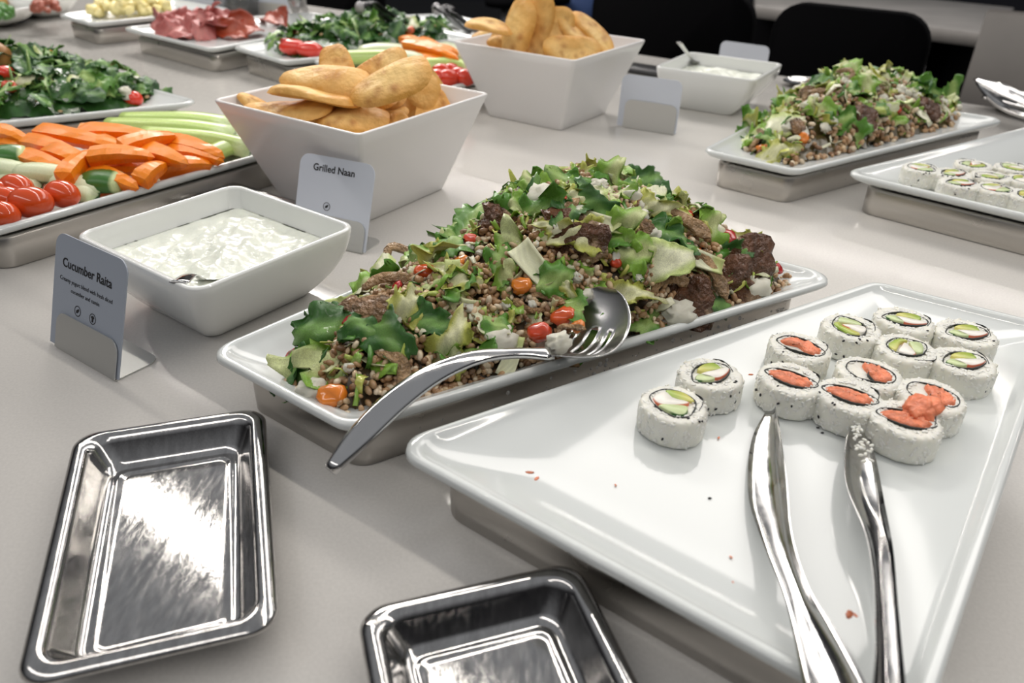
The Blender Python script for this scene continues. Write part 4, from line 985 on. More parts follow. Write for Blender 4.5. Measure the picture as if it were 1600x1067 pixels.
def confetti(H, poly, n, label, seed, sz):
    g = rs(seed); xs = [p[0] for p in poly]; ys = [p[1] for p in poly]; vs, fs, cs = [], [], []; k = 0
    pal = ((.24, .40, .06), (.50, .52, .12), (.66, .68, .40), (.08, .22, .03), (.40, .48, .10), (.75, .74, .55))
    while k < n:
        x = g.uniform(min(xs), max(xs)); y = g.uniform(min(ys), max(ys)); h = H(x, y)
        if h is None or H(x+.006, y-.008) is None: continue
        k += 1; B = np.array(basis(hnormal(H, x, y)+Vector((g.normal()*.6, g.normal()*.6, 0)), g.uniform(0, 6.3))); L = sz*(.5+g.rand()); W = L*(.22+.3*g.rand()); c = pal[g.randint(6)]; cv = g.normal()*.25
        k0 = len(vs)
        for z0 in (0, -.0007):
            for i in range(4):
                t = i/3-.5; w_ = W*(.6+.5*g.rand())*(1-abs(t)*.6)
                for sgn in (-1, 0, 1): vs.append(tuple(B@np.array((t*L, sgn*w_*.5, cv*L*(1-4*t*t)+abs(sgn)*.25*W*math.sin(k+i)+z0))+np.array((x, y, max(h, FLR+.005)+.003)))); cs.append(np.array(c)*(.85+.3*g.rand()))
        for i in range(3):
            for j in range(2):
                a = k0+i*3+j; fs.append((a, a+3, a+4, a+1)); fs.append((a+12, a+13, a+16, a+15))
        ring_ = [0, 1, 2, 5, 8, 11, 10, 9, 6, 3]
        for i in range(10): a, b = k0+ring_[i], k0+ring_[(i+1) % 10]; fs.append((a, b, b+12, a+12))
    o = link('lettuce_shreds', mesh('lettuce_shreds', vs, fs, 'leaf', cols=np.array(cs))); tag(o, label, 'lettuce', None, 'stuff')
confetti(H1, fp1, 420, 'tiny yellow and green lettuce shreds strewn all over the central salad', 61, .017)
# --- salad 2
fp2 = [at(1160, 232, .044), at(1235, 258, .044), at(1380, 225, .044), at(1500, 192, .044), at(1512, 180, .044), at(1440, 158, .044), at(1330, 140, .044), at(1215, 165, .044)]
fp2 = [(p.x, p.y) for p in fp2]
H2 = footprint_heap(fp2, .112, [.35, .6, .8, 1, 1, .9, .8, .55], (.33, 1.10), (.74, 1.42), .06)
mound('barley_grains', H2, fp2, None, 'brown barley grains forming the body of the rear right salad', 'grain', 6, 60, dens1, .0038, 1500, base_col=(.08, .06, .02))
g2 = rs(5)
scatter(H2, fp2, g2, 95, ['light', 'light', 'yellow', 'mid', 'dark', 'pale', 'yellow', 'mushroom_slice', 'light', 'mushroom_chunk', 'mid'], 'the rear right salad', {'light': .055, 'pale': .055, 'mid': .05, 'dark': .05, 'yellow': .05, 'mushroom_slice': .045, 'mushroom_chunk': .028})
confetti(H2, fp2, 240, 'tiny yellow and green lettuce shreds strewn over the rear right salad', 62, .024)
scatter(H2, fp2, g2, 10, ['tomato_piece'], 'the rear right salad', {'tomato_piece': .017})
scatter(H2, fp2, g2, 60, ['feta_crumble'], 'the rear right salad', {'feta_crumble': .016})
for (kd, u, v, s, sp, nr, lb) in [('pale', 1222, 200, .07, .5, (-.2, -.8, .5), 'large pale green leaf on the left slope of the rear salad'), ('yellow', 1212, 246, .06, .2, (0, -.5, .9), 'yellow green leaf hanging over the near left rim of the rear salad'),
     ('mid', 1210, 218, .055, .5, (0, -.7, .7), 'rounded green leaf low on the left of the rear salad'), ('mid', 1170, 205, .06, 1.0, (-.4, -.6, .7), 'dark leaf at the left end of the rear salad'),
     ('mid', 1440, 143, .055, 2.2, (0, -.8, .5), 'green leaf curling up at the top right of the rear salad'), ('mid', 1488, 150, .06, 1.9, (.1, -.8, .5), 'curly green leaf at the right end of the rear salad'),
     ('lettuce_rib', 1408, 130, .038, 1.2, (0, -.8, .4), 'white rib sticking up on top of the rear salad'), ('mushroom', 1340, 190, .05, .4, (0, -.7, .6), 'dark mushroom in the middle of the rear salad'),
     ('mushroom', 1440, 175, .05, .4, (0, -.7, .6), 'dark mushroom in the right part of the rear salad'), ('pale', 1370, 172, .07, .2, (0, -.8, .5), 'white pale leaf in the middle of the rear salad')]:
    put(kd, heap_hit(H2, u, v), nr, s, sp, lb, 'mushroom' if 'mush' in kd else 'lettuce', 'distinct pieces of the rear right salad', .004)

# --- leafy salads
def leafy(px, zmax, prof, a0, a1, n, where, seed, sz=.05, tom=6, extra=()):
    fp = [at(u, v, .044) for u, v in px]; fp = [(p.x, p.y) for p in fp]
    H = footprint_heap(fp, zmax, prof, a0, a1, .05); g = rs(seed)
    mound('greens_bed', H, fp, None, 'bed of fine chopped greens under '+where, 'greens', seed, 44, None, .003, 60, base_col=(.03, .09, .02), matn='leaf', gcols=((.05, .16, .03), (.5, .36, .18)))
    scatter(H, fp, g, n, ['spin', 'spin', 'spin', 'dark', 'frond', 'frond', 'mid', 'dark'], where, {'spin': sz, 'dark': sz, 'frond': sz*1.35, 'mid': sz, 'light': sz})
    scatter(H, fp, g, int(n/12), ['pale', 'feta_crumble'], where, {'pale': sz*.9, 'feta_crumble': .02})
    scatter(H, fp, g, tom, ['tomato_piece'], where, {'tomato_piece': .026})
    return H
HG1 = leafy([(-60, 185), (60, 184), (195, 172), (258, 152), (205, 125), (90, 105), (-60, 95)], .086, [.9, 1, 1, .95, .8, .5], (-.95, 1.2), (-.6, 1.35), 130, 'the left border leafy salad', 21)
HG2 = leafy([(430, 84), (470, 92), (600, 76), (700, 60), (715, 50), (600, 38), (480, 52), (420, 68)], .082, [.5, .8, 1, 1, .9, .8], (-.55, 1.75), (-.12, 1.95), 80, 'the back leafy salad', 22, .055)
for (u, v, w_) in ((208, 155, 'at the right end of the left leafy salad'), (8, 115, 'at the left border above the leafy salad')):
    p = heap_hit(HG1, u, v); v_, f_ = blob(int(u), .016, .014, .013, .05, 2, 16, 10)
    o = link('cherry_tomato', mesh('cherry_tomato', v_, f_, 'shiny', cols=np.tile((.70, .04, .015), (len(v_), 1))), loc=p); tag(o, 'red cherry tomato '+w_, 'tomato', 'tomatoes on the left leafy salad')
for (u, v) in ((460, 75), (485, 80)):
    p = heap_hit(HG2, u, v); v_, f_ = blob(int(u), .03, .022, .016, .1, 2, 16, 10)
    o = link('tomato_wedge', mesh('tomato_wedge', v_, f_, 'shiny', cols=np.tile((.72, .05, .03), (len(v_), 1))), loc=p+Vector((0, -.01, .004))); tag(o, 'red tomato wedge at the front left of the leafy salad behind the flatbread'+(', left one' if u < 470 else ', right one'), 'tomato', 'tomato wedges')
v_, f_ = blob(12, .020, .02, .026, .2, 2.5, 16, 12)
o = link('fried_nugget', mesh('fried_nugget', v_, f_, 'meat', cols=np.tile((.36, .17, .05), (len(v_), 1))), loc=at(0, 92, .088)); tag(o, 'golden brown fried piece at the left border on the leafy salad', 'food')
# ------------------------------------------------------------------ raw vegetable sticks
def stick_mesh(kind, seed):
    g = rs(seed); q = PAR(.13)
    b = g.uniform(-.05, .05)
    pts = [(-.5, 0, 0), (-.17, b, .03), (.17, b, .03), (.5, 0, 0)]
    if kind == 'carrot':
        c1, c2 = np.array((.90, .20, .004)), np.array((.94, .27, .012))
        return sweep_piece(pts, lambda t: .20*(1.05-.55*t)*q(t), lambda t: .15*(1.05-.45*t)*q(t), lambda t, a: c1 if math.sin(a*6.28) < .2 else c2, 'veg', 8, 14, p=6, amp=.002, seed=seed, smooth=False)
    if kind == 'cucumber':
        def cf(t, a): 
            s = math.sin(a*6.28); return np.array((.04, .15, .03)) if s < -.35 else np.array((.62, .72, .42)) if s < .6 else np.array((.68, .74, .50))
        return sweep_piece(pts, lambda t: .24*q(t), lambda t: .17*q(t), cf, 'veg', 10, 12, p=2.6, amp=.002, seed=seed)
    if kind == 'cucumber_skin':
        return sweep_piece(pts, lambda t: .3*q(t), lambda t: .2*q(t), lambda t, a: np.array((.05, .17, .03)) if (t < .8) else np.array((.6, .7, .35)), 'veg', 10, 12, p=2.6, amp=.002, seed=seed)
    # celery: a curved trough
    path = bez([(-.5, 0, 0), (-.17, b, .02), (.17, b*1.5, .03), (.5, 0, -.02)], 12)
    def sec(i, t):
        w0 = .17*(1+.25*t); th = .035; o = []
        for j in range(9): s = -1+2*j/8; o.append((w0*.5*math.sin(s*1.45), -w0*.42*math.cos(s*1.45)+th+.05))
        for j in range(8, -1, -1): s = -1+2*j/8; o.append(((w0*.5+th)*math.sin(s*1.45), -(w0*.42+th)*math.cos(s*1.45)+.05))
        return o
    v, f = sweep(path, lambda i, t: [(a, -b_) for a, b_ in sec(i, t)][::-1])
    cols = np.array([np.array((.50, .66, .20))*(1+.16*math.sin((k % 18)*2.1)) if (k//18) < 11 else (.62, .74, .40) for k in range(len(v))])
    return mesh('celery', v, f, 'veg', cols=cols)
ST = {k: [stick_mesh(k, s) for s in range(4)] for k in ('carrot', 'cucumber', 'celery', 'cucumber_skin')}
def stick(kind, u1, v1, z1, u2, v2, z2, label, group, fat=1., k=None):
    a, b = at(u1, v1, z1), at(u2, v2, z2); L = (b-a).length*1.12; cyc[kind] = cyc.get(kind, 0)+1
    o = link({'carrot': 'carrot_stick', 'cucumber': 'cucumber_stick', 'celery': 'celery_stick', 'cucumber_skin': 'cucumber_piece'}[kind], ST[kind][cyc[kind] % 4])
    ax = (b-a).normalized(); n = Vector((0, -.35, 1)); n = (n-ax*n.dot(ax)).normalized()
    ref = .085*fat
    o.matrix_world = Matrix.Translation((a+b)/2) @ basis(n, along=ax).to_4x4() @ Matrix.Diagonal((L, ref, ref, 1))
    tag(o, label, kind.split('_')[0], group)
CS = [(62, 206, .078, 200, 236, .072, 'long pointed one at the upper left of the pile'), (124, 208, .080, 228, 212, .078, 'flat topped one at the back of the pile'), (-10, 208, .078, 42, 222, .072, 'one cut by the left border, rear'),
      (40, 222, .070, 132, 250, .066, 'one left of centre, sloping right'), (36, 245, .064, 112, 272, .060, 'one above the pale cucumber'), (78, 236, .070, 128, 256, .066, 'short one left of centre'),
      (100, 280, .068, 148, 240, .076, 'short one pointing steeply at the front left'), (140, 246, .080, 236, 246, .080, 'broad one lying flat in the middle'), (188, 232, .084, 272, 214, .084, 'curved one arching over the middle'),
      (225, 236, .076, 290, 256, .072, 'one sloping right of the middle'), (262, 222, .074, 346, 246, .066, 'rightmost long one'), (262, 235, .068, 345, 252, .062, 'one under the rightmost'),
      (160, 262, .062, 250, 266, .060, 'low one behind the front rim'), (218, 286, .060, 256, 258, .070, 'short one propped up at the front rim'), (140, 272, .060, 212, 294, .056, 'front one beside the dark cucumber'),
      (245, 268, .058, 328, 258, .058, 'low one at the right front rim'), (130, 218, .072, 190, 230, .070, 'one beneath the flat topped'), (0, 226, .066, 44, 232, .064, 'one cut by the left border, front')]
for (a, b, c_, d, e, f_, lb) in CS: stick('carrot', a, b, c_, d, e, f_, 'carrot stick on the left platter, '+lb, 'carrot sticks on the left platter', 1.6)
for (a, b, c_, d, e, f_, lb) in [(178, 196, .062, 352, 208, .060, 'thick rear one'), (200, 187, .058, 350, 194, .058, 'rearmost one'), (232, 208, .070, 384, 228, .060, 'front one reaching the platter corner'), (270, 222, .056, 382, 226, .050, 'lower one at the corner'), (325, 240, .060, 376, 224, .054, 'short one at the corner')]:
    stick('celery', a, b, c_, d, e, f_, 'pale green celery stick on the left vegetable platter, '+lb, 'celery sticks on the left platter', 1.9 if 'thick' in lb or 'rear' in lb else 1.5)
for (a, b, c_, d, e, f_, lb) in [(25, 270, .062, 106, 276, .058, 'pale one left of centre'), (-20, 262, .062, 42, 272, .060, 'one cut by the left border'), (85, 285, .056, 155, 298, .052, 'half hidden one near the tomatoes'), (-10, 284, .05, 60, 292, .05, 'lowest one behind the tomatoes'), (110, 302, .048, 150, 306, .048, 'small one at the rim')]:
    stick('cucumber', a, b, c_, d, e, f_, 'pale cucumber stick on the left vegetable platter, '+lb, 'cucumber sticks on the left platter', 1.35)
stick('cucumber_skin', 128, 286, .056, 192, 286, .058, 'dark green skinned cucumber piece at the front rim of the left platter', 'cucumber pieces', 1.3)
stick('cucumber_skin', -15, 248, .066, 42, 244, .066, 'dark cucumber piece cut by the left border under the carrots', 'cucumber pieces', 1.3)
for (u, v, r_, an, lb) in [(48, 316, .0185, .3, 'largest one, egg shaped, at the front'), (26, 293, .0165, -.3, 'rear one with a bright highlight'), (11, 311, .015, .2, 'one behind the largest, at the left border'), (97, 303, .0165, -.2, 'rightmost one'), (2, 335, .0155, 0, 'lowest one cut by the left border'), (-8, 300, .015, 0, 'one cut by the left border, rear')]:
    v_, f_ = sphere(20, 14); v_ = v_*np.array([r_*1.28, r_, r_*.95]); o = link('cherry_tomato', mesh('cherry_tomato', v_, f_, 'shiny', cols=np.tile((.66, .075, .012), (len(v_), 1))), loc=at(u, v, .0415+r_+.004)); o.rotation_euler = (0, .1, an)
    tag(o, 'red cherry tomato on the left vegetable platter, '+lb, 'tomato', 'cherry tomatoes on the left platter')
# second vegetable platter
for k, (a, b, c_, d, e, f_) in enumerate([(632, 68, .092, 712, 92, .078), (655, 65, .088, 700, 88, .08), (640, 92, .07, 700, 98, .07), (680, 80, .085, 715, 84, .08), (630, 62, .084, 668, 78, .08), (690, 78, .082, 705, 100, .07)]):
    stick('carrot', a, b, c_, d, e, f_, 'carrot stick on the platter between the flatbread bowls, '+['longest on top', 'second on top', 'low front one', 'right one', 'rear left one', 'steep right one'][k], 'carrot sticks on the middle platter', 1.6)
for k, (a, b, c_, d, e, f_) in enumerate([(532, 88, .075, 650, 92, .075), (540, 96, .062, 640, 102, .06), (560, 84, .07, 640, 84, .07), (650, 100, .066, 730, 106, .062), (590, 92, .07, 660, 98, .07), (690, 75, .07, 725, 95, .065)]):
    stick('cucumber' if k % 3 else 'celery', a, b, c_, d, e, f_, 'pale green stick on the platter between the flatbread bowls, '+['thick left one', 'front left one', 'rear left one', 'thin one above the tomatoes', 'middle one', 'far right one'][k], 'green sticks on the middle platter', 1.9)
for k, (u, v) in enumerate([(690, 113), (704, 112), (716, 118), (700, 122), (728, 121), (684, 121)]):
    v_, f_ = sphere(16, 10); r_ = .018; v_ = v_*np.array([r_*1.2, r_, r_*.9]); o = link('cherry_tomato', mesh('cherry_tomato', v_, f_, 'shiny', cols=np.tile((.66, .04, .012), (len(v_), 1))), loc=at(u, v, .062)); o.rotation_euler = (0, 0, k)
    tag(o, 'red cherry tomato beside the left wall of the rear flatbread bowl, '+['leftmost rear', 'middle rear', 'right rear', 'middle front', 'rightmost', 'leftmost front'][k], 'tomato', 'tomatoes on the middle platter')

# ------------------------------------------------------------------ cured meat, cheeses
def slice_mesh(seed, c0, c1):
    g = rs(seed); me = leaf_mesh(seed, 1, .8, 0, c0, c1, .8, .9, .02, 12, 10, edge=c0); me.materials[0] = M['meat']; return me
HAM = [slice_mesh(200+k, (.34, .05, .02), (.46, .10, .05)) for k in range(3)]+[slice_mesh(210+k, (.46, .13, .12), (.58, .22, .20)) for k in range(3)]
fpm = [at(u, v, .044) for u, v in ((243, 55), (330, 66), (455, 48), (440, 36), (340, 33), (250, 40))]; fpm = [(p.x, p.y) for p in fpm]
HM = footprint_heap(fpm, .078, [.4, .35, .7, 1, .9, .5], (-.88, 1.96), (-.52, 2.05), .05); g = rs(31); k = 0
xs = [p[0] for p in fpm]; ys = [p[1] for p in fpm]
while k < 30:
    x, y = g.uniform(min(xs), max(xs)), g.uniform(min(ys), max(ys)); h = HM(x, y)
    if h is None: continue
    pink = (x-.3*(y-2) < -.70); me = HAM[(3 if pink else 0)+k % 3]; zz = FLR+.012+(h-FLR-.01)*g.rand()**.5
    o = link('meat_slice', me); o.matrix_world = Matrix.Translation((x, y, zz)) @ basis(hnormal(HM, x, y)+Vector((g.normal()*.4, g.normal()*.4-.3, 0)), g.uniform(0, 6)).to_4x4() @ Matrix.Diagonal((.085, .07, .08, 1))
    tag(o, ('pale pink ham slice' if pink else 'dark red cured sausage slice')+' folded '+('far left', 'left', 'in the middle', 'right', 'far right')[min(4, int((x-min(xs))/(max(xs)-min(xs))*5))]+(', on top' if zz > .075 else ', low down')+' on the meat platter', 'meat', ('pink ham' if pink else 'red sausage')+' slices on the meat platter'); k += 1
def chunks(px, z0, n, col, sz, label, name, seed, zr=.03, cube=.5, cat='cheese'):
    fp = [at(u, v, z0) for u, v in px]; g = rs(seed); ms = []
    for k in range(4):
        v_, f_ = blob(seed+k, .5, .45, .4, .15, 2.2, 12, 8, cube); ms.append(mesh(name, v_, f_, 'veg', cols=np.array([np.array(col)*(.85+.3*g.rand()) for _ in v_])))
    xs = [p.x for p in fp]; ys = [p.y for p in fp]; k = 0
    Hc = footprint_heap([(p.x, p.y) for p in fp], z0+zr, [1, 1], (xs[0], ys[0]), (xs[2], ys[2]), .03, z0)
    while k < n:
        x, y = g.uniform(min(xs), max(xs)), g.uniform(min(ys), max(ys)); h = Hc(x, y)
        if h is None: continue
        wh = ('far left', 'left', 'middle', 'right', 'far right')[min(4, int((x-min(xs))/(max(xs)-min(xs)+1e-9)*5))]+(' front' if (y-min(ys)) < .5*(max(ys)-min(ys)) else ' rear')
        o = link(name, ms[k % 4]); o.matrix_world = Matrix.Translation((x, y, z0+sz*.3+(h-z0)*g.rand()**.6)) @ basis((g.normal()*.5, g.normal()*.5, 1), g.uniform(0, 6)).to_4x4() @ Matrix.Diagonal((sz*(.8+.5*g.rand()),)*3+(1,))
        tag(o, label.replace(' on ', ' '+wh+' on ', 1) if ' on ' in label else label.replace(' in ', ' '+wh+' in ', 1), cat, name.replace('_', ' ')+'s'+label[label.find(' on '):]); k += 1
chunks([(140, 27), (200, 28), (268, 20), (262, 8), (180, 10), (150, 18)], .044, 70, (.90, .78, .36), .026, 'pale yellow cheese chunk on the back left platter', 'cheese_chunk', 300, .035)
# shredded orange cheese in a clear jar
jb = at(372, 22, 0)
def lathe(prof, n=28):
    return loft([[(r_*math.cos(2*math.pi*j/n), r_*math.sin(2*math.pi*j/n), z) for j in range(n)] for r_, z in prof])
def rounded_tub(w, h, wall=.003):
    P = lambda a: [(-a, -a), (a, -a), (a, a), (-a, a)]
    return loft([ring(P(w*.9), 0, .01, 0), ring(P(w*.92), 0, .012, .002), ring(P(w), 0, .012, h), ring(P(w-wall), 0, .012, h), ring(P(w*.92-wall), 0, .012, .004)])
o = link('cheese_tub', mesh('cheese_tub', *rounded_tub(.06, .085), 'clear'), loc=jb); o.rotation_euler = (0, 0, TA); tag(o, 'small clear tub of shredded orange cheese in the back', 'container')
g = rs(9); vs, fs, cs = [], [], []
for k in range(420):
    c_ = np.array([g.uniform(-.042, .042), g.uniform(-.042, .042), .008+g.rand()*.085]); q = np.array(Quaternion(g.normal(size=4)).normalized().to_matrix())
    bx = np.array([(x*.012, y*.0025, z*.0025) for x in (-1, 1) for y in (-1, 1) for z in (-1, 1)])@q.T+c_; bx[:, 2] = np.maximum(bx[:, 2], .005); k0 = len(vs)
    vs += [tuple(p) for p in bx]; fs += [tuple(i+k0 for i in f_) for f_ in ((0, 1, 3, 2), (4, 6, 7, 5), (0, 4, 5, 1), (2, 3, 7, 6), (0, 2, 6, 4), (1, 5, 7, 3))]; cs += [(.85, .42, .03)]*8
o = link('shredded_cheese', mesh('shredded_cheese', vs, fs, 'veg', cols=np.array(cs), smooth=False), loc=jb); o.rotation_euler = (0, 0, TA); tag(o, 'orange shredded cheese filling the clear tub', 'cheese', None, 'stuff')
# two round bowls at the far left
def rbowl(p, r_, h, label):
    pr = [(r_*.4, 0), (r_*.45, .001), (r_*.75, h*.35), (r_*.95, h*.75), (r_, h), (r_-.004, h+.001), (r_-.007, h-.002), (r_*.72, h*.42), (r_*.3, .008)]
    o = link('round_bowl', mesh('round_bowl', *lathe(pr), 'ceramic'), loc=p); return tag(o, label, 'bowl', 'shallow round bowls at the far left')
pb1 = at(-12, 38, 0); pb2 = at(72, 24, 0)
rbowl(pb1, .13, .05, 'shallow white bowl cut by the left border in the back'); rbowl(pb2, .10, .055, 'small white bowl of cured meat bits, back left')
chunks([(46, 20), (72, 24), (98, 18), (90, 8), (60, 8)], .05, 40, (.40, .12, .08), .020, 'reddish meat bit in the small back left bowl', 'meat_bit', 320, .03, .1, 'meat')
chunks([(-20, 38), (0, 44), (30, 34), (20, 22), (-20, 20)], .045, 26, (.07, .2, .04), .024, 'green herb tuft in the cut off back left bowl', 'herb_tuft', 330, .03, .0, 'herb')
chunks([(-40, 10), (-5, 14), (20, 8), (10, 0), (-20, 0)], .03, 10, (.5, .3, .1), .07, 'golden roll on the counter corner at the upper left', 'bread_roll', 340, .02, .0, 'bread')
# plain platter behind the second leafy salad
platter([P2(-.43, 2.24), P2(-.33, 2.165), P2(-.02, 2.13), P2(-.20, 2.33)], 'empty looking white platter at the far edge behind the leafy salad', stand_label='steel stand under the far edge platter behind the leafy salad')

# ------------------------------------------------------------------ slotted serving spoon across the central platter
root = empty('slotted_serving_spoon', at(640, 630, .07)); tag(root, 'large polished slotted serving spoon resting across the rim of the central salad', 'spoon')
O = root.location
hp = [at(516, 735, .048), at(562, 682, .060), at(620, 625, .074), at(680, 583, .084), at(745, 558, .087), at(805, 552, .082), at(862, 553, .075)]
hw_ = bez([(.010,), (.019,), (.0205,), (.0175,), (.0125,), (.009,), (.013,)], 30)
v, f = sweep(bez([tuple(p-O) for p in hp], 30), lambda i, t: oval(max(.004, hw_[i][0]), .0085*(1-.35*t)+.001, 16, 2.1), up=(-.15, -.45, 1))
link('handle', mesh('handle', v, f, 'steel'), root)
nk, tip = at(862, 553, .075)-O, at(948, 449, .098)-O
ax = (tip-nk); Lh = ax.length; ax.normalize(); upn = Vector((-.45, -.35, .9)); sd = ax.cross(upn).normalized(); n_ = sd.cross(ax)
NU, NW = 24, 20; vs = []; keep = []
for side in (0, 1):
    for i in range(NU+1):
        for j in range(NW+1):
            t = i/NU; s = -1+2*j/NW
            hwid = .035*math.sqrt(max(0, 1-abs(2*t-1.02)**2.4))*1.0; hwid = max(hwid, .006*(1-t)*1.1, .001)
            dp = -.009*(1-s*s)*math.sin(math.pi*t)**.7; arch = -.016*math.sin(math.pi*t)
            vs.append(tuple(nk+ax*(Lh*t)+sd*(hwid*s)+n_*(dp+arch-(.0012 if side else 0))))
q = (NU+1)*(NW+1); fs = []
def slot(i, j): return 7 <= i <= 15 and j in (5, 9, 10, 14) and not (j in (9, 10) and False)
for i in range(NU):
    for j in range(NW):
        if slot(i, j): continue
        a = i*(NW+1)+j; b = (i+1)*(NW+1)+j; fs.append((a, b, b+1, a+1)); fs.append((a+q, a+1+q, b+1+q, b+q))
        for (di, dj, e1, e2) in ((-1, 0, a, a+1), (1, 0, b, b+1), (0, -1, a, b), (0, 1, a+1, b+1)):
            ii, jj = i+di, j+dj
            if ii < 0 or jj < 0 or ii >= NU or jj >= NW or slot(ii, jj): fs.append((e1, e2, e2+q, e1+q))
link('slotted_bowl', mesh('slotted_bowl', vs, fs, 'satin'), root)
# food caught on the spoon
for (kd, u, v_, s, lb) in [('tomato_piece', 880, 495, 0.0187, 'red tomato bit lying on the slotted spoon'), ('tomato_piece', 842, 520, 0.0187, 'orange red tomato bit at the left side of the slotted spoon'), ('tomato_piece', 903, 510, 0.0109, 'small orange tomato strip in the spoon slots'), ('feta_crumble', 873, 536, .019, 'feta lump in the hollow of the slotted spoon'), ('feta_crumble', 915, 462, .012, 'feta crumb at the tip of the slotted spoon'),
      ('mushroom_slice', 892, 520, .024, 'mushroom curl on the slotted spoon')]:
    put(kd, at(u, v_, .079 if v_ > 480 else .088), (-.3, -.4, .9), s, .4, lb, 'tomato' if 'tom' in kd else 'cheese' if 'feta' in kd else 'mushroom', 'food caught on the slotted spoon')

# ------------------------------------------------------------------ tongs on the sushi platter
root = empty('serving_tongs', at(1300, 900, .05)); O = root.location; tag(root, 'polished steel serving tongs lying open on the front sushi platter', 'tongs')
def arm(pts, ws, hs, up0, up1, curve):
    path = bez([tuple(p-O) for p in pts], 36); W_ = bez([(w,) for w in ws], 36); Hh = bez([(w,) for w in hs], 36)
    def sec(i, t):
        w0, d0 = max(.0012, W_[i][0]), Hh[i][0]; o = []; th = .0012
        for j in range(9): s = -1+2*j/8; o.append((w0/2*s, -d0*(1-s*s)))
        for j in range(8, -1, -1): s = -1+2*j/8; o.append((w0/2*s*.97, -d0*(1-s*s)-th*(1.2-s*s*.6)))
        return o
    v, f = sweep(path, sec, up=lambda t: tuple(np.array(up0)*(1-t)+np.array(up1)*t))
    link('tong_arm', mesh('tong_arm', v, f, 'steel'), root)
arm([at(1204, 638, .052), at(1196, 680, .054), at(1199, 760, .057), at(1215, 840, .060), at(1243, 920, .064), at(1272, 990, .068), at(1302, 1067, .074), at(1345, 1180, .085)],
    [.008, .023, .027, .018, .014, .020, .026, .026], [.002, .007, .008, .006, .005, .005, .006, .006], (-.75, -.15, .65), (-.35, -.2, .9), 0)
arm([at(1345, 656, .052), at(1345, 700, .053), at(1352, 770, .055), at(1374, 845, .060), at(1384, 920, .064), at(1389, 990, .068), at(1392, 1067, .074), at(1385, 1180, .085)],
    [.008, .024, .030, .020, .016, .017, .020, .024], [.002, .005, .006, .005, .005, .005, .006, .006], (.3, -.3, .9), (.5, -.3, .8), 0)
vs, fs = [], []; g = rs(15)
for k in range(34):
    t = g.rand(); p = at(1338+14*t+g.normal()*6, 664+48*t+g.normal()*8, .0565+.002*g.rand()); b_, f_ = blob(k, .0022, .0012, .001, .1, 2, 7, 5); an = g.rand()*6; k0 = len(vs)
    b_ = b_@np.array([[math.cos(an), math.sin(an), 0], [-math.sin(an), math.cos(an), 0], [0, 0, 1]]); vs += [tuple(np.array(p)+q_) for q_ in b_]; fs += [tuple(i+k0 for i in q_) for q_ in f_]
o = link('rice_grains', mesh('rice_grains', vs, fs, 'rice')); tag(o, 'rice grains stuck to the tip of the right tong arm', 'rice', None, 'stuff')

# ------------------------------------------------------------------ things at the far edge
# steel tray with tongs, right border
a = at(1415, 166, 0); b = at(1600, 205, 0); a = at(1508, 150, 0)
q = [uv(p.dot(U), p.dot(V)) for p in (at(1523, 168, 0), at(1640, 200, 0))]
d_ = (q[1]-q[0]).normalized(); n2 = Vector((-d_.y, d_.x, 0))
steel_tray([q[0], q[0]+d_*.22, q[0]+d_*.22+n2*.13, q[0]+n2*.13], 'steel utensil tray with tongs at the right border, far side')
root = empty('serving_tongs', at(1560, 150, .03)); O = root.location; tag(root, 'polished tongs lying in the steel tray at the right border', 'tongs')
arm([at(1523, 122, .055), at(1550, 133, .055), at(1590, 150, .05), at(1640, 170, .045)], [.006, .03, .026, .02], [.003, .008, .008, .005], (-.2, -.6, .8), (-.2, -.6, .8), 0)
arm([at(1527, 128, .04), at(1550, 150, .036), at(1580, 170, .032), at(1640, 190, .032)], [.006, .028, .03, .02], [.003, .008, .008, .005], (.1, -.6, .8), (.1, -.6, .8), 0)
sp = spoon_obj('serving_spoon', at(1240, 126, .012), at(1262, 121, .014), at(1345, 128, .02), .028, .035, 'metal serving spoon lying behind the rear right salad', wid=.014, mid=at(1300, 121, .02))
# black tongs
def black_tongs(p0, p1, p2, label):
    root = empty('black_serving_tongs', p1); O = root.location; tag(root, label, 'tongs', 'black tongs at the far edge')
    for s in (-1, 1):
        off = V*(.012*s)
        pts = [p0-O, (p0+p1)/2-O+off+Vector((0, 0, .012)), p1-O+off, p2-O+off*1.5]
        v, f = sweep(bez([tuple(p) for p in pts], 16), lambda i, t: oval(.020*(1+.5*math.sin(3.1*t)), .008, 8))
        link('tong_arm', mesh('tong_arm', v, f, 'blackplastic'), root)
    v, f = blob(3, .011, .011, .014, .02); link('hinge', mesh('hinge', v, f, 'chrome'), root, loc=p0-O)
black_tongs(at(562, 12, .12), at(590, 14, .11), at(622, 36, .07), 'black plastic tongs leaning on the far platter, left pair')
black_tongs(at(682, 14, .12), at(705, 24, .11), at(738, 50, .06), 'black plastic tongs at the far edge, close to the rear flatbread bowl')
black_tongs(at(462, 2, .10), at(466, 10, .06), at(470, 18, .03), 'black plastic tongs at the top edge beside the grey card')
v, f = box(0, 0, .006, .12, .07, .012, .005)
o = link('spoon_rest', mesh('spoon_rest', v, f, 'blackplastic'), loc=at(1002, 112, 0)); o.rotation_euler = (0, 0, TA); tag(o, 'flat black rest between the rear flatbread bowl and the far dip bowl', 'spoon rest')

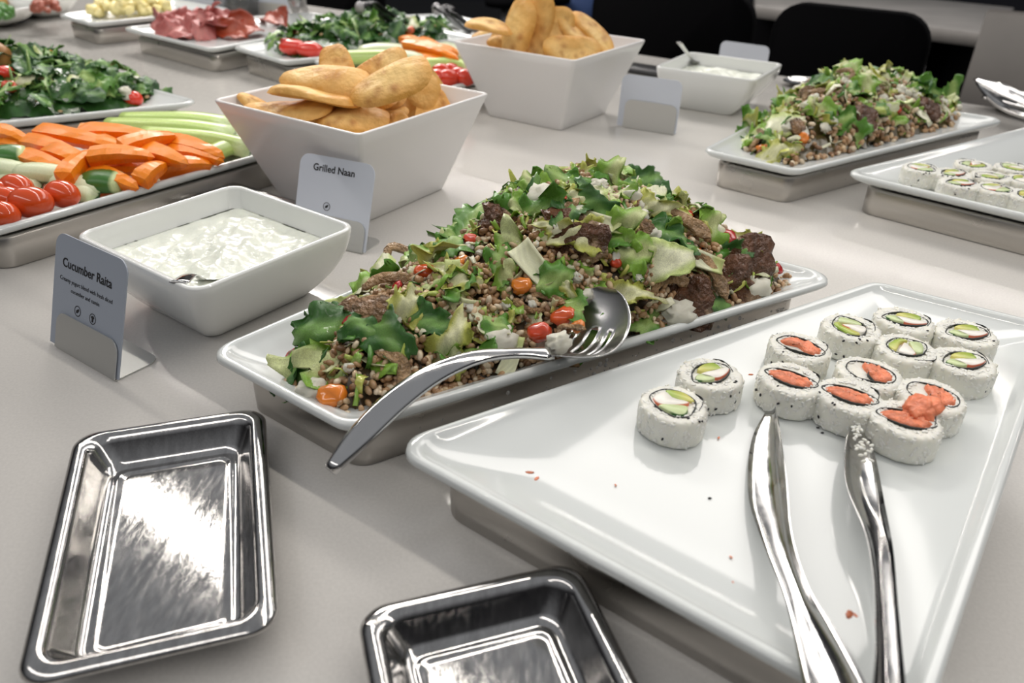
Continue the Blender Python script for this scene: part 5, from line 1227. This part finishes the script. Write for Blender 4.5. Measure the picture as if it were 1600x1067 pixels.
# ------------------------------------------------------------------ seating and counter beyond
def chair(pos, rz, label, w=.46, back=.42, seat=.47, matn='black'):
    root = empty('dining_chair', (pos.x, pos.y, FZ), rz); tag(root, label, 'chair', 'black chairs beyond the buffet')
    link('seat', mesh('seat', *box(0, 0, seat, w, .44, .07, .05), matn), root)
    v, f = profile([(-w/2, 0), (w/2, 0), (w/2, back), (-w/2, back)], [(.004, .07, -.02), (0, .075, -.015), (0, .075, .015), (.004, .07, .02)], 6)
    v = [(x, -.22+z-.04*y, seat+.06+y) for x, y, z in v]
    link('backrest', mesh('backrest', v, f, matn), root)
    for sx in (-1, 1):
        for sy in (-1, 1):
            v, f = sweep([(sx*(w/2-.04), sy*.17, seat-.03), (sx*(w/2-.02), sy*.19, .25), (sx*(w/2), sy*.21, 0)], lambda i, t: oval(.024, .024, 8), up=(0, 1, 0)); link('leg', mesh('leg', v, f, 'chrome'), root)
    return root
def beyond(u, v): return E0+U*u+V*v
c1 = chair(beyond(-1.5, .62), TA, 'black chair beyond the far edge, behind the rear flatbread bowl')
chair(beyond(-.07, .55), TA, 'black chair beyond the far edge, behind the far dip bowl', w=.5, back=.5)
chair(beyond(.44, .50), TA, 'black chair beyond the far edge, behind the rear right salad', w=.38, back=.5)
# chrome rail of a low chair frame near the edge
def rail(p, q, h, label):
    v, f = sweep(bez([tuple(p-Vector((0, 0, h))), tuple(p-Vector((0, 0, .02))), tuple(p+(q-p)*.08), tuple(p+(q-p)*.5), tuple(q+(p-q)*.08), tuple(q-Vector((0, 0, .02))), tuple(q-Vector((0, 0, h)))], 40), lambda i, t: oval(.012, .012, 8), up=(V.x, V.y, 0))
    o = link('tube_chair', mesh('tube_chair', v, f, 'chrome')); return tag(o, label, 'chair')
rail(at(1250, 94, -.06), at(1438, 124, -.06), .84, 'thin grey tube frame with rounded corners above the rear salad')
def pole(u, v0, r_, matn, label, dist):
    p = beyond(*dist); k = at(u, v0, FZ+.3)
    p = at(u, v0, -.3); root = empty('stool', (p.x, p.y, FZ)); tag(root, label, 'stool', 'tall stools beyond the buffet')
    link('post', mesh('post', *lathe([(r_, .02), (r_, .62)], 16), matn), root)
    link('foot_plate', mesh('foot_plate', *lathe([(.02, .025), (.10, .012), (.11, 0)], 24), 'chrome'), root)
    link('seat', mesh('seat', *lathe([(.04, .62), (.11, .63), (.12, .66), (.10, .69), (.02, .7)], 24), 'blue' if matn == 'x' else 'black'), root)
for (u, v, r_, lb) in ((788, 18, .020, 'stool with a grey post behind the left part of the upright flatbread'), (862, 12, .022, 'stool with a grey post above the tallest flatbread'), (985, 45, .035, 'stool with a thick grey post right of the upright flatbread'), (1012, 60, .018, 'stool with a thin post left of the far dip bowl')):
    pole(u, v, r_, 'chrome', lb, (0, 0))
o = empty('blue_bag', at(898, 20, -.35)); tag(o, 'dark blue fabric bag in the dark behind the upright flatbread', 'bag')
v, f = blob(8, .13, .10, .14, .12, 1.6, 20, 14, .3); link('bag_body', mesh('bag_body', v, f, 'blue'), o)
v, f = sweep(bez([(-.07, 0, .11), (-.05, 0, .2), (.05, 0, .2), (.07, 0, .11)], 12), lambda i, t: oval(.016, .006, 8), up=(0, 1, 0)); link('bag_handle', mesh('bag_handle', v, f, 'blue'), o)
o.location.z = -.35
# second counter
root = empty('side_counter', (2.0, 3.9, FZ)); tag(root, 'grey stone side counter beyond the chairs at the upper right', 'counter')
sl = [at(1540, 52, -.15), at(1585, 12, -.15), at(1180, -30, -.15), at(1180, 8, -.15)]
cc = [p for p in sl]; poly = [tuple(p) for p in cc]
v, f = profile(poly, [(.002, .01, -.21), (0, .01, -.208), (0, .01, -.152), (.002, .01, -.15)])
abs_link('counter_top', mesh('counter_top', v, f, 'slab'), root)
a_, b_ = at(1530, 56, -.21), at(1200, 18, -.21)
v, f = profile([tuple(a_+Vector((.02, .25, 0))), tuple(sl[1]+Vector((-.1, -.05, 0))), tuple(sl[2]+Vector((.1, -.05, 0))), tuple(b_+Vector((0, .35, 0)))], [(0, .01, FZ+.001), (0, .01, -.21)])
abs_link('counter_base', mesh('counter_base', v, f, 'black'), root)
# grey wall panel at the right
p0 = at(1500, 150, -.30); 
w0 = [tuple(p0), tuple(p0+U*1.6), tuple(p0+U*1.6+V*.12), tuple(p0+V*.12)]
v, f = profile(w0, [(0, .005, FZ+.001), (0, .005, .0)])
o = link('wall_right', mesh('wall_right', v, f, 'panel')); o['kind'] = 'structure'
